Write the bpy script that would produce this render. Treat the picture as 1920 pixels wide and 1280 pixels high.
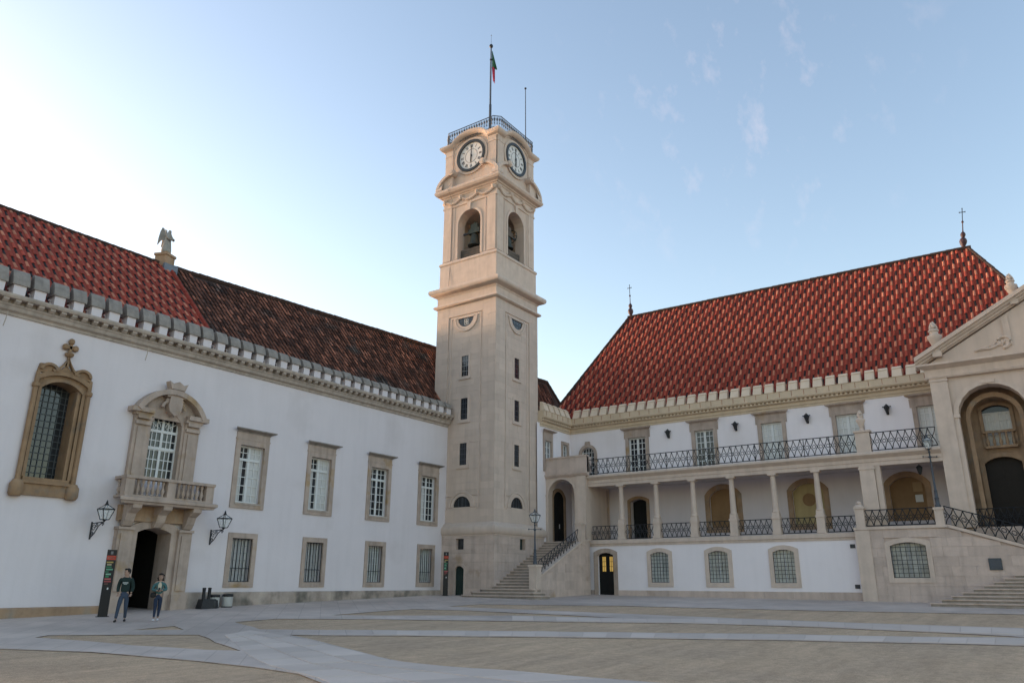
import bpy, bmesh, math, random
from math import radians, sin, cos, pi, sqrt, hypot
from mathutils import Vector, Matrix
from mathutils.geometry import delaunay_2d_cdt

random.seed(7)
for o in list(bpy.data.objects): bpy.data.objects.remove(o)
sc = bpy.context.scene
col = sc.collection

# ------------------------------------------------------------------ camera
cam_d = bpy.data.cameras.new('camera'); cam = bpy.data.objects.new('camera', cam_d); col.objects.link(cam)
CR = Vector((0.56825547, -0.82284446, 0.00356602)); CU = Vector((-0.25079851, -0.16907039, 0.9531607)); CF = Vector((0.78370009, 0.54253313, 0.30244334))
CAM = Vector((0, 0, 1.7))
m = Matrix((CR, CU, -CF)).transposed().to_4x4(); m.translation = CAM
cam.matrix_world = m
FPX = 1422.616
cam_d.sensor_width = 36; cam_d.lens = FPX / 1920 * 36; cam_d.clip_start = .1; cam_d.clip_end = 6000
sc.camera = cam

# ------------------------------------------------------------------ sky, sun, exposure
SUN_AZ = radians(99)      # direction to the sun, counted from +x towards +y
SUN_EL = radians(4.5)
w = bpy.data.worlds.new('World'); sc.world = w; w.use_nodes = True
nt = w.node_tree; nt.nodes.clear()
sky = nt.nodes.new('ShaderNodeTexSky'); sky.sky_type = 'NISHITA'; sky.sun_disc = False
sky.sun_elevation = SUN_EL; sky.sun_rotation = pi / 2 - SUN_AZ
sky.altitude = 100; sky.air_density = 1.0; sky.dust_density = 1.2; sky.ozone_density = 1.4
bg = nt.nodes.new('ShaderNodeBackground'); bg.inputs[1].default_value = .1
wo = nt.nodes.new('ShaderNodeOutputWorld')
# thin cirrus wisps: stretched noise over the sky direction
tc = nt.nodes.new('ShaderNodeTexCoord')
mp = nt.nodes.new('ShaderNodeMapping'); mp.inputs['Rotation'].default_value = (.5, .9, .3); mp.inputs['Scale'].default_value = (17, 30, 20)
nz = nt.nodes.new('ShaderNodeTexNoise'); nz.inputs['Scale'].default_value = 1.0; nz.inputs['Detail'].default_value = 7; nz.inputs['Roughness'].default_value = .62
# the wisps drift in one loose bank in the south-eastern sky
nz2 = nt.nodes.new('ShaderNodeVectorMath'); nz2.operation = 'DOT_PRODUCT'; nz2.inputs[1].default_value = (CR * 430 + CU * 470 + CF * 1422.6).normalized()
r1 = nt.nodes.new('ShaderNodeMapRange'); r1.inputs[1].default_value = .56; r1.inputs[2].default_value = .85
r2 = nt.nodes.new('ShaderNodeMapRange'); r2.inputs[1].default_value = .968; r2.inputs[2].default_value = .998
mu = nt.nodes.new('ShaderNodeMath'); mu.operation = 'MULTIPLY'
mu2 = nt.nodes.new('ShaderNodeMath'); mu2.operation = 'MULTIPLY'; mu2.inputs[1].default_value = .3
mx = nt.nodes.new('ShaderNodeMixRGB'); mx.inputs[2].default_value = (1.6, 1.45, 1.5, 1)
L = nt.links.new
L(tc.outputs['Generated'], mp.inputs[0]); L(mp.outputs[0], nz.inputs[0]); L(tc.outputs['Generated'], nz2.inputs[0])
L(nz.outputs[0], r1.inputs[0]); L(nz2.outputs['Value'], r2.inputs[0]); L(r1.outputs[0], mu.inputs[0]); L(r2.outputs[0], mu.inputs[1]); L(mu.outputs[0], mu2.inputs[0])
L(mu2.outputs[0], mx.inputs[0]); L(sky.outputs[0], mx.inputs[1]); L(mx.outputs[0], bg.inputs[0]); L(bg.outputs[0], wo.inputs[0])

sd = bpy.data.lights.new('sun', 'SUN'); so = bpy.data.objects.new('sun', sd); col.objects.link(so)
sd.energy = .55; sd.angle = radians(12); sd.color = (1, .87, .75)
sdir = Vector((cos(SUN_AZ) * cos(SUN_EL), sin(SUN_AZ) * cos(SUN_EL), sin(SUN_EL)))
so.rotation_euler = (-sdir).to_track_quat('-Z', 'Y').to_euler(); so.location = (0, 0, 60)
vs = sc.view_settings; vs.view_transform = 'Standard'; vs.look = 'None'; vs.gamma = 1; vs.use_curve_mapping = False
vs.exposure = 2.8
vs.use_white_balance = True; vs.white_balance_temperature = 6900; vs.white_balance_tint = 20   # the camera's daylight white balance

# ------------------------------------------------------------------ materials
MATS = {}
def mat(name, c, rough=.8, var=.12, scale=1.5, bump=.0, bscale=30, streak=0., metal=0., spec=.3, tone=0., stain=None):
    if name in MATS: return MATS[name]
    mt = bpy.data.materials.new(name); mt.use_nodes = True; t = mt.node_tree; N = t.nodes; K = t.links.new
    p = N['Principled BSDF']; p.inputs['Roughness'].default_value = rough; p.inputs['Metallic'].default_value = metal
    p.inputs['Specular IOR Level'].default_value = spec
    g = N.new('ShaderNodeNewGeometry')
    n1 = N.new('ShaderNodeTexNoise'); n1.inputs['Scale'].default_value = scale; n1.inputs['Detail'].default_value = 6; n1.inputs['Roughness'].default_value = .62
    K(g.outputs['Position'], n1.inputs[0])
    r = N.new('ShaderNodeMapRange'); r.inputs[1].default_value = .3; r.inputs[2].default_value = .7; r.inputs[3].default_value = 1 - var; r.inputs[4].default_value = 1 + var
    K(n1.outputs[0], r.inputs[0]); val = r.outputs[0]
    def mul(a, b):
        q = N.new('ShaderNodeMath'); q.operation = 'MULTIPLY'; K(a, q.inputs[0])
        if isinstance(b, float): q.inputs[1].default_value = b
        else: K(b, q.inputs[1])
        return q.outputs[0]
    if streak:
        mp = N.new('ShaderNodeMapping'); mp.inputs['Scale'].default_value = (2.2, 2.2, .16); K(g.outputs['Position'], mp.inputs[0])
        n2 = N.new('ShaderNodeTexNoise'); n2.inputs['Scale'].default_value = 1.6; n2.inputs['Detail'].default_value = 5; K(mp.outputs[0], n2.inputs[0])
        r2 = N.new('ShaderNodeMapRange'); r2.inputs[1].default_value = .45; r2.inputs[2].default_value = .75; r2.inputs[3].default_value = 1; r2.inputs[4].default_value = 1 - streak
        K(n2.outputs[0], r2.inputs[0]); val = mul(val, r2.outputs[0])
    if tone:
        a = N.new('ShaderNodeAttribute'); a.attribute_name = 'tone'
        oi = N.new('ShaderNodeObjectInfo')
        ad = N.new('ShaderNodeMath'); ad.operation = 'MULTIPLY_ADD'; K(a.outputs['Fac'], ad.inputs[0]); ad.inputs[1].default_value = tone; ad.inputs[2].default_value = 1.0
        val = mul(val, ad.outputs[0])
    cm = N.new('ShaderNodeVectorMath'); cm.operation = 'SCALE'; K(val, cm.inputs['Scale'])
    if stain:
        mxx = N.new('ShaderNodeMixRGB'); mxx.inputs[1].default_value = (*c, 1); mxx.inputs[2].default_value = (*stain[0], 1)
        n3 = N.new('ShaderNodeTexNoise'); n3.inputs['Scale'].default_value = stain[1]; n3.inputs['Detail'].default_value = 5; K(g.outputs['Position'], n3.inputs[0])
        r3 = N.new('ShaderNodeMapRange'); r3.inputs[1].default_value = stain[2]; r3.inputs[2].default_value = stain[2] + .16; K(n3.outputs[0], r3.inputs[0]); K(r3.outputs[0], mxx.inputs[0])
        K(mxx.outputs[0], cm.inputs[0])
    else: cm.inputs[0].default_value = c
    K(cm.outputs[0], p.inputs['Base Color'])
    if bump:
        nb = N.new('ShaderNodeTexNoise'); nb.inputs['Scale'].default_value = bscale; nb.inputs['Detail'].default_value = 4; K(g.outputs['Position'], nb.inputs[0])
        b = N.new('ShaderNodeBump'); b.inputs['Strength'].default_value = bump; b.inputs['Distance'].default_value = .03; K(nb.outputs[0], b.inputs['Height']); K(b.outputs[0], p.inputs['Normal'])
    MATS[name] = mt; return mt
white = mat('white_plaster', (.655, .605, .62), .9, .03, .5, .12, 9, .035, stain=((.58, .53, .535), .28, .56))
whiteR = mat('white_plaster_lit', (.80, .745, .76), .9, .025, .5, .1, 9, .03, stain=((.735, .68, .685), .28, .56))  # paler copy of the white plaster, this wing's stronger light put into the colour
lime = mat('limestone', (.58, .465, .39), .85, .06, .9, .15, 14, .10, tone=.06)
limeS = mat('limestone_trim', (.59, .475, .40), .85, .09, 1.6, .15, 18, .12)
limeG = mat('limestone_grey', (.535, .425, .365), .88, .12, 1.4, .25, 14, .18, tone=.08, stain=((.36, .24, .14), .6, .62))
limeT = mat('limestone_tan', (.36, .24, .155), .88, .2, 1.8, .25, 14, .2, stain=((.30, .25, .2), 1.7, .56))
limeM = mat('brown_carved_stone', (.29, .185, .11), .9, .2, 1.8, .25, 14, .2, stain=((.22, .17, .13), 1.7, .56))
limeP = mat('limestone_portal', (.42, .33, .275), .88, .16, 1.5, .2, 14, .26, stain=((.36, .24, .13), 1.1, .58))
cream = mat('cream_render', (.60, .475, .345), .85, .07, 1.2, .1, 20, .1, tone=.1)
creamL = mat('cream_light', (.70, .56, .43), .85, .06, 1.2, .1, 20, .08)
capgrey = mat('lichen_grey_stone', (.27, .24, .215), .95, .22, 3, .3, 20, .2)
corn = mat('weathered_cornice', (.41, .345, .295), .9, .16, 2, .2, 16, .3)
iron = mat('black_iron', (.018, .02, .024), .5, .1, 5, spec=.4)
ironB = mat('blue_grey_iron', (.06, .07, .085), .5, .15, 5, spec=.4)
glass = mat('dark_glass', (.022, .026, .03), .08, .3, .9, spec=.5)
glassC = mat('curtained_glass', (.52, .52, .51), .25, .12, .8, spec=.5)
glassG = mat('dull_green_glass', (.50, .54, .52), .2, .25, 1.2, spec=.5)
glassW = mat('window_pane_lit', (.5, .46, .38), .3, .1, 2, spec=.4)
sashm = mat('white_painted_wood', (.62, .63, .62), .6, .05, 3)
sashg = mat('grey_painted_wood', (.36, .375, .375), .6, .08, 3)
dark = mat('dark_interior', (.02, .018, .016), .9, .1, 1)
doorm = mat('black_door_paint', (.008, .009, .009), .6, .1, 2, spec=.2)
doorg = mat('dark_green_door', (.02, .04, .036), .6, .2, 3)
brownp = mat('ochre_brown_panel', (.27, .165, .085), .85, .12, 1.4, .1, 12, .1)
yellp = mat('ochre_yellow_panel', (.42, .33, .17), .85, .1, 1.4, .1, 12, .1)
roofbed = mat('clay_channel', (.27, .044, .028), .9, .2, 4)
roofbedO = mat('old_clay_channel', (.05, .03, .024), .95, .3, 3)
tRed = mat('clay_tile_red', (.34, .056, .034), .92, .14, 3, tone=.3)
tLight = mat('clay_tile_salmon', (.45, .165, .10), .92, .12, 3, tone=.25)
tDark = mat('black_tile', (.02, .015, .015), .75, .1, 3, spec=.25)  # near-black tile, every third one in the roof pattern
tOld = mat('weathered_old_tile', (.165, .062, .038), .9, .3, 1.1, tone=.75, stain=((.07, .062, .055), .5, .54))
ridgeD = mat('dark_ridge_tile', (.06, .035, .028), .9, .25, 3)
slate = mat('lead_flashing', (.16, .19, .23), .6, .15, 3)
bronze = mat('green_bronze', (.06, .07, .06), .55, .2, 4, metal=.6)
wood = mat('old_planks', (.12, .1, .085), .85, .25, 3)
statue_m = mat('weathered_statue_stone', (.30, .285, .26), .9, .2, 3, .3, 14, .3)
gravel = None
soil = mat('dark_soil_edge', (.20, .16, .125), .95, .5, 1.2)

def ground_mat(name, pave):
    mt = bpy.data.materials.new(name); mt.use_nodes = True; t = mt.node_tree; N = t.nodes; K = t.links.new; p = N['Principled BSDF']
    p.inputs['Roughness'].default_value = .75 if pave else .95; p.inputs['Specular IOR Level'].default_value = .3 if pave else .1
    g = N.new('ShaderNodeNewGeometry')
    def noise(sc_, det, lo, hi, a, b_, src=None):
        n = N.new('ShaderNodeTexNoise'); n.inputs['Scale'].default_value = sc_; n.inputs['Detail'].default_value = det; n.inputs['Roughness'].default_value = .65; K(src or g.outputs['Position'], n.inputs[0])
        r = N.new('ShaderNodeMapRange'); r.inputs[1].default_value = lo; r.inputs[2].default_value = hi; r.inputs[3].default_value = a; r.inputs[4].default_value = b_; K(n.outputs[0], r.inputs[0]); return n, r.outputs[0]
    def scale(v, f):
        q = N.new('ShaderNodeVectorMath'); q.operation = 'SCALE'; K(v, q.inputs[0]); K(f, q.inputs['Scale']); return q.outputs[0]
    if pave:
        mp = N.new('ShaderNodeMapping'); mp.inputs['Rotation'].default_value = (0, 0, radians(-48)); K(g.outputs['Position'], mp.inputs[0])
        br = N.new('ShaderNodeTexBrick'); br.inputs['Scale'].default_value = 1; br.inputs['Brick Width'].default_value = 1.3; br.inputs['Row Height'].default_value = .8; br.inputs['Mortar Size'].default_value = .012; br.inputs['Bias'].default_value = 0
        br.inputs['Color1'].default_value = (.53, .43, .375, 1); br.inputs['Color2'].default_value = (.58, .475, .41, 1); br.inputs['Mortar'].default_value = (.42, .34, .29, 1); K(mp.outputs[0], br.inputs[0]); c = br.outputs[0]
        sp = [(.16, 4, .35, .68, .80, 1.12), (1.3, 6, .3, .7, .9, 1.08), (14, 4, .3, .7, .94, 1.05)]
    else:
        mx_ = N.new('ShaderNodeMixRGB'); mx_.inputs[1].default_value = (.60, .425, .29, 1); mx_.inputs[2].default_value = (.52, .375, .265, 1); _, v = noise(.22, 6, .42, .62, 0, 1); K(v, mx_.inputs[0]); c = mx_.outputs[0]
        mp = N.new('ShaderNodeMapping'); mp.inputs['Rotation'].default_value = (0, 0, radians(35)); mp.inputs['Scale'].default_value = (.35, 2.4, 1); K(g.outputs['Position'], mp.inputs[0])
        _, v = noise(.8, 6, .3, .72, .84, 1.1, mp.outputs[0]); c = scale(c, v)
        sp = [(4.5, 5, .3, .7, .86, 1.12), (38, 3, .3, .7, .72, 1.25), (110, 2, .3, .7, .75, 1.25)]
    last = None
    for a_ in sp: last, v = noise(*a_); c = scale(c, v)
    K(c, p.inputs['Base Color'])
    b = N.new('ShaderNodeBump'); b.inputs['Strength'].default_value = .25 if pave else .8; b.inputs['Distance'].default_value = .02; K(last.outputs[0], b.inputs['Height']); K(b.outputs[0], p.inputs['Normal'])
    return mt
gravel = ground_mat('sandy_gravel', False)
paving = ground_mat('pale_paving', True)
slabm = mat('paving_slab', (.56, .462, .40), .65, .07, .8, tone=.1, spec=.35)

# ------------------------------------------------------------------ geometry helpers
def ID(u, d, z): return (u, d, z)
def FL(Y): return lambda u, d, z: (u, Y - d, z)          # faces -y, u = x
def FR(X): return lambda u, d, z: (X - d, -u, z)         # faces -x, u = -y
class B:
    def __init__(s, f=ID): s.f = f; s.v = []; s.q = []; s.t = []; s.tone = 0.; s.mi = []; s.m = 0
    def add(s, vs, fs):
        o = len(s.v); s.v += [s.f(*p) for p in vs]
        for f in fs: s.q.append([i + o for i in f]); s.t.append(s.tone); s.mi.append(s.m)
        return s
    def box(s, u0, u1, d0, d1, z0, z1):
        vs = [(u, d, z) for z in (z0, z1) for d in (d0, d1) for u in (u0, u1)]
        return s.add(vs, [(0, 2, 3, 1), (4, 5, 7, 6), (0, 1, 5, 4), (2, 6, 7, 3), (0, 4, 6, 2), (1, 3, 7, 5)])
    def taper(s, u0, u1, d0, d1, z0, z1, k):             # box with top scaled by k
        cu, cd = (u0 + u1) / 2, (d0 + d1) / 2
        vs = [(u, d, z0) for d in (d0, d1) for u in (u0, u1)] + [(cu + (u - cu) * k, cd + (d - cd) * k, z1) for d in (d0, d1) for u in (u0, u1)]
        return s.add(vs, [(0, 2, 3, 1), (4, 5, 7, 6), (0, 1, 5, 4), (2, 6, 7, 3), (0, 4, 6, 2), (1, 3, 7, 5)])
    def prism(s, pts, d0, d1):                           # polygon in (u, z), extruded along d
        n = len(pts)
        return s.add([(u, d0, z) for u, z in pts] + [(u, d1, z) for u, z in pts], [tuple(range(n)), tuple(range(2 * n - 1, n - 1, -1))] + [(i, (i + 1) % n, n + (i + 1) % n, n + i) for i in range(n)])
    def prismd(s, pts, u0, u1):                          # polygon in (d, z), extruded along u
        n = len(pts)
        return s.add([(u0, d, z) for d, z in pts] + [(u1, d, z) for d, z in pts], [tuple(range(n)), tuple(range(2 * n - 1, n - 1, -1))] + [(i, (i + 1) % n, n + (i + 1) % n, n + i) for i in range(n)])
    def prismz(s, pts, z0, z1):                          # polygon in (u, d), extruded along z
        n = len(pts)
        return s.add([(u, d, z0) for u, d in pts] + [(u, d, z1) for u, d in pts], [tuple(range(n)), tuple(range(2 * n - 1, n - 1, -1))] + [(i, (i + 1) % n, n + (i + 1) % n, n + i) for i in range(n)])
    def ring(s, outer, inner, d0, d1, closed=False):     # band between two outlines of equal length
        n = len(outer); vs = [(u, d1, z) for u, z in outer] + [(u, d1, z) for u, z in inner] + [(u, d0, z) for u, z in outer] + [(u, d0, z) for u, z in inner]
        fs = []
        for i in range(n if closed else n - 1):
            j = (i + 1) % n
            fs += [(i, j, n + j, n + i), (i, 2 * n + i, 2 * n + j, j), (n + i, n + j, 3 * n + j, 3 * n + i)]
        if not closed: fs += [(0, n, 3 * n, 2 * n), (n - 1, 3 * n - 1, 4 * n - 1, 2 * n - 1)]
        return s.add(vs, fs)
    def lathe(s, cu, cd, prof, n=12, a0=0, sq=1):
        vs = []
        for r, z in prof: vs += [(cu + r * cos(a0 + 2 * pi * k / n), cd + r * sin(a0 + 2 * pi * k / n) * sq, z) for k in range(n)]
        fs = [(i * n + k, i * n + (k + 1) % n, (i + 1) * n + (k + 1) % n, (i + 1) * n + k) for i in range(len(prof) - 1) for k in range(n)]
        fs += [tuple(range(n - 1, -1, -1)), tuple(range((len(prof) - 1) * n, len(prof) * n))]
        return s.add(vs, fs)
    def tube(s, pts, r, n=6):
        P = [Vector(p) for p in pts]; rr = r if isinstance(r, (list, tuple)) else [r] * len(P); vs = []
        for i, p in enumerate(P):
            t = (P[min(i + 1, len(P) - 1)] - P[max(i - 1, 0)]).normalized()
            a = t.cross(Vector((0, 0, 1)))
            if a.length < .01: a = t.cross(Vector((1, 0, 0)))
            a.normalize(); b = t.cross(a)
            vs += [tuple(p + (a * cos(2 * pi * k / n) + b * sin(2 * pi * k / n)) * rr[i]) for k in range(n)]
        fs = [(i * n + k, i * n + (k + 1) % n, (i + 1) * n + (k + 1) % n, (i + 1) * n + k) for i in range(len(P) - 1) for k in range(n)]
        fs += [tuple(range(n - 1, -1, -1)), tuple(range((len(P) - 1) * n, len(P) * n))]
        return s.add(vs, fs)
    def sweep(s, prof, cx, cy, h):                       # moulding round a square: prof = (offset, z)
        vs = []
        for o, z in prof: vs += [(cx - h - o, cy - h - o, z), (cx + h + o, cy - h - o, z), (cx + h + o, cy + h + o, z), (cx - h - o, cy + h + o, z)]
        n = len(prof); fs = [(i * 4 + k, i * 4 + (k + 1) % 4, (i + 1) * 4 + (k + 1) % 4, (i + 1) * 4 + k) for i in range(n - 1) for k in range(4)]
        fs += [(3, 2, 1, 0), tuple(range(4 * n - 4, 4 * n))]
        return s.add(vs, fs)
    def run(s, prof, u0, u1, m0=0, m1=0):                # straight moulding, profile (d, z); m = mitre factor at the ends
        n = len(prof)
        return s.add([(u0 - m0 * d, d, z) for d, z in prof] + [(u1 + m1 * d, d, z) for d, z in prof], [tuple(range(n)), tuple(range(2 * n - 1, n - 1, -1))] + [(i, (i + 1) % n, n + (i + 1) % n, n + i) for i in range(n)])
    def build(s, name, mt, parent=None, smooth=False, fix=True):
        me = bpy.data.meshes.new(name); me.from_pydata(s.v, [], s.q)
        for k in (mt if isinstance(mt, (list, tuple)) else [mt]): me.materials.append(k)
        if any(s.mi): me.polygons.foreach_set('material_index', s.mi)
        if any(s.t):
            a = me.attributes.new('tone', 'FLOAT', 'FACE'); a.data.foreach_set('value', s.t)
        if fix:
            bm = bmesh.new(); bm.from_mesh(me); bmesh.ops.recalc_face_normals(bm, faces=bm.faces); bm.to_mesh(me); bm.free()
        if smooth:
            me.polygons.foreach_set('use_smooth', [True] * len(me.polygons)); me.set_sharp_from_angle(angle=radians(42))
        o = bpy.data.objects.new(name, me); col.objects.link(o); o.parent = parent
        return o
def tag(o, label, cat, group=None, kind=None):
    o['label'] = label; o['category'] = cat
    if group: o['group'] = group
    if kind: o['kind'] = kind
    return o
def thing(name, label, cat, loc=(0, 0, 0), group=None):
    o = bpy.data.objects.new(name, None); col.objects.link(o); o.location = loc; o.empty_display_size = .3
    return tag(o, label, cat, group)
def reloc(root, loc):                                    # put the Empty at the thing's base while its parts keep their place
    root.location = loc
    for c in root.children: c.matrix_parent_inverse = Matrix.Translation(-Vector(loc))
def copy_tree(o, parent=None):
    c = o.copy(); col.objects.link(c); c.parent = parent
    for ch in list(o.children): copy_tree(ch, c)
    return c
def outline(u0, u1, z0, z1, rise, n=10):
    if rise <= 0: 
        pts = [(u0, z0), (u0, z1), (u1, z1), (u1, z0)]; return pts
    hw = (u1 - u0) / 2; cu = (u0 + u1) / 2; R = (hw * hw + rise * rise) / (2 * rise); zc = z1 - R; a = math.asin(min(1, hw / R))
    if rise >= hw: R = hw; zc = z1 - hw; a = pi / 2
    return [(u0, z0)] + [(cu + R * sin(-a + 2 * a * i / n), zc + R * cos(-a + 2 * a * i / n)) for i in range(n + 1)] + [(u1, z0)]
def wall(b, u0, u1, z0, z1, holes, d=0., depth=.4, ex=.012):
    holes = [(h[0] - ex, h[1] + ex, h[2] - (ex if h[2] > z0 + .3 else 0), h[3] + ex) + tuple(h[4:]) for h in holes]
    us = sorted({u0, u1} | {h[i] for h in holes for i in (0, 1)}); zs = sorted({z0, z1} | {h[i] for h in holes for i in (2, 3)})
    for i in range(len(us) - 1):
        for j in range(len(zs) - 1):
            a, e, c, f = us[i], us[i + 1], zs[j], zs[j + 1]; mu_, mz = (a + e) / 2, (c + f) / 2
            if any(h[0] < mu_ < h[1] and h[2] < mz < h[3] for h in holes): continue
            b.add([(a, d, c), (e, d, c), (e, d, f), (a, d, f)], [(0, 1, 2, 3)])
    for h in holes:
        ol = outline(*h[:4], h[4] if len(h) > 4 else 0); n = len(ol); dp = h[5] if len(h) > 5 else depth
        b.add([(u, d, z) for u, z in ol] + [(u, d - dp, z) for u, z in ol], [(i, (i + 1) % n, n + (i + 1) % n, n + i) for i in range(n)])
        if len(h) > 4 and h[4] > 0:
            k = n // 2
            b.add([(h[0], d, h[3])] + [(u, d, z) for u, z in ol[1:k + 1]], [(0, i, i + 1) for i in range(1, k)])
            b.add([(h[1], d, h[3])] + [(u, d, z) for u, z in ol[k:-1]], [(0, i, i + 1) for i in range(1, n - 1 - k)])
def surround(b, u0, u1, z0, z1, rise, wd, d0, d1, sill=True, wt=None):
    wt = wd if wt is None else wt
    b.ring(outline(u0 - wd, u1 + wd, z0 - (wd if sill else 0), z1 + wt, rise * (1 + wd / max(.1, (u1 - u0) / 2)) if rise else 0), outline(u0, u1, z0, z1, rise), d0, d1, sill)
def sash(F, parent, u0, u1, z0, z1, d, nx, nz, mt=None, gl=None, bw=.035, fw=.08, mid=True, transom=None, rows2=2):
    mt = mt or sashm; gl = gl or glass
    g = B(F); g.box(u0, u1, d - .03, d - .015, z0, z1); g.build('glass', gl, parent)
    b = B(F); b.box(u0, u0 + fw, d - .02, d + .03, z0, z1); b.box(u1 - fw, u1, d - .02, d + .03, z0, z1); b.box(u0 + fw, u1 - fw, d - .02, d + .03, z0, z0 + fw); b.box(u0 + fw, u1 - fw, d - .02, d + .03, z1 - fw, z1)
    cu = (u0 + u1) / 2; zt = transom or z1
    if mid: b.box(cu - fw * .8, cu + fw * .8, d - .02, d + .034, z0 + fw, z1 - fw)
    if transom: b.box(u0 + fw, u1 - fw, d - .02, d + .05, transom - .06, transom + .06)
    halves = [(u0 + fw, cu - fw * .8), (cu + fw * .8, u1 - fw)] if mid else [(u0 + fw, u1 - fw)]
    for a, e in halves:
        for i in range(1, nx): x = a + (e - a) * i / nx; b.box(x - bw / 2, x + bw / 2, d - .012, d + .02, z0 + fw, z1 - fw)
        for j in range(1, nz): z = z0 + (zt - z0) * j / nz; b.box(a, e, d - .012, d + .018, z - bw / 2, z + bw / 2)
        if transom:
            for j in range(1, rows2): z = transom + (z1 - transom) * j / rows2; b.box(a, e, d - .012, d + .018, z - bw / 2, z + bw / 2)
    return b.build('sash', mt, parent)
def grille(F, parent, u0, u1, z0, z1, d, nx, nz, r=.014):
    b = B(F)
    for i in range(nx + 1): u = u0 + (u1 - u0) * i / nx; b.box(u - r, u + r, d - r, d + r, z0, z1)
    for j in range(nz + 1): z = z0 + (z1 - z0) * j / max(1, nz); b.box(u0, u1, d - r * .7, d + r * .7, z - r, z + r)
    return b.build('grille', iron, parent)
def rsub(rects, h):
    out = []
    for a, e, c, f in rects:
        if h[1] <= a or h[0] >= e or h[3] <= c or h[2] >= f: out.append((a, e, c, f)); continue
        if h[2] > c: out.append((a, e, c, h[2]))
        if h[3] < f: out.append((a, e, h[3], f))
        lo, hi = max(c, h[2]), min(f, h[3])
        if h[0] > a: out.append((a, h[0], lo, hi))
        if h[1] < e: out.append((h[1], e, lo, hi))
    return out
def ashlar(u0, u1, z0, z1, course, ln, holes, rng, gap=.007):
    out = []; n = max(1, round((z1 - z0) / course)); ch = (z1 - z0) / n
    for j in range(n):
        u = u0; first = True
        while u < u1 - .01:
            l = ln * rng.uniform(.75, 1.25) * (.55 if first and j % 2 else 1); first = False
            e = u + l
            if u1 - e < ln * .4: e = u1
            rs = [(u, e, z0 + j * ch, z0 + (j + 1) * ch)]
            for h in holes: rs = rsub(rs, h)
            for r in rs:
                if r[1] - r[0] > .05 and r[3] - r[2] > .05: out.append((r[0] + gap, r[1] - gap, r[2] + gap, r[3] - gap))
            u = e
    return out
def blocks_joined(F, rects, d0, d1, name, mt, parent, rng):
    b = B(F)
    for r in rects: b.tone = rng.uniform(-1, 1); b.box(r[0], r[1], d0, d1 + rng.uniform(-.004, .004), r[2], r[3])
    o = b.build(name, mt, parent); o['kind'] = 'stuff'; return o
def blocks_parts(F, rects, d0, d1, mt, parent, rng, name='stone_block'):
    for r in rects:
        b = B(F); b.tone = rng.uniform(-1, 1) or .1; b.box(r[0], r[1], d0, d1 + rng.uniform(-.008, .008), r[2], r[3]); b.build(name, mt, parent)
def lattice(b, P0, P1, h, mod=.42, r=.02, top=True):
    # wrought iron panel from P0 to P1 (u, z at the foot), height h, in the (u, z) plane at d = 0
    (u0, z0), (u1, z1) = P0, P1; n = max(1, round(abs(u1 - u0) / mod)); sl = (z1 - z0) / (u1 - u0); s = 1 if u1 > u0 else -1; md = (u1 - u0) / n
    def pt(u, k): return (u0 + u, 0, z0 + sl * u + k * h)
    def bar(a, e, w=r): 
        b.tube([a, e], w, 4)
    for k in (.03, .97): bar(pt(0, k), pt(u1 - u0, k), r * 1.15)
    for i in range(n):
        a = i * md
        for sg in (0, 1):
            f = (lambda t: a + md * t) if sg == 0 else (lambda t: a + md * (1 - t))
            P = [pt(f(.5 + .5 * math.copysign(abs(2 * t - 1) ** .62, 2 * t - 1)), .03 + .94 * t) for t in (0, .12, .3, .5, .7, .88, 1)]
            b.tube(P, r, 4)
        b.tube([pt(a + md * .25 * cos(q * pi / 5), .5 + md * .25 * sin(q * pi / 5) / h * s) for q in range(11)], r * .8, 4)
    return b

# ------------------------------------------------------------------ ground
def g(x, y):
    k = min(1, max(0, (x - 15) / 30))
    xx = min(x, 70); yy = min(y, 60)
    return -.52507 + .023632 * max(xx, -40) + .017398 * max(yy, -40) + .011 * max(0, 22 - max(yy, -10)) * k
def pix(px, py, dz=0.):                                  # where a sight line through a photo point meets the ground
    d = CR * (px - 960) + CU * (640 - py) + CF * FPX; t = 1.
    lo, hi = 1e-3, .3
    for _ in range(60):
        mid = (lo + hi) / 2; P = CAM + d * mid
        if P.z > g(P.x, P.y) + dz: lo = mid
        else: hi = mid
    P = CAM + d * lo; return (P.x, P.y)
gb = B(); xs = [-600, -200, -60] + [-30 + 5 * i for i in range(23)] + [130, 300, 700]; ys = [-600, -200, -60] + [-30 + 5 * i for i in range(21)] + [120, 300, 700]
gb.add([(x, y, g(x, y)) for y in ys for x in xs], [(j * len(xs) + i, j * len(xs) + i + 1, (j + 1) * len(xs) + i + 1, (j + 1) * len(xs) + i) for j in range(len(ys) - 1) for i in range(len(xs) - 1)])
go = gb.build('gravel_ground', gravel, smooth=True); go['kind'] = 'structure'
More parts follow.
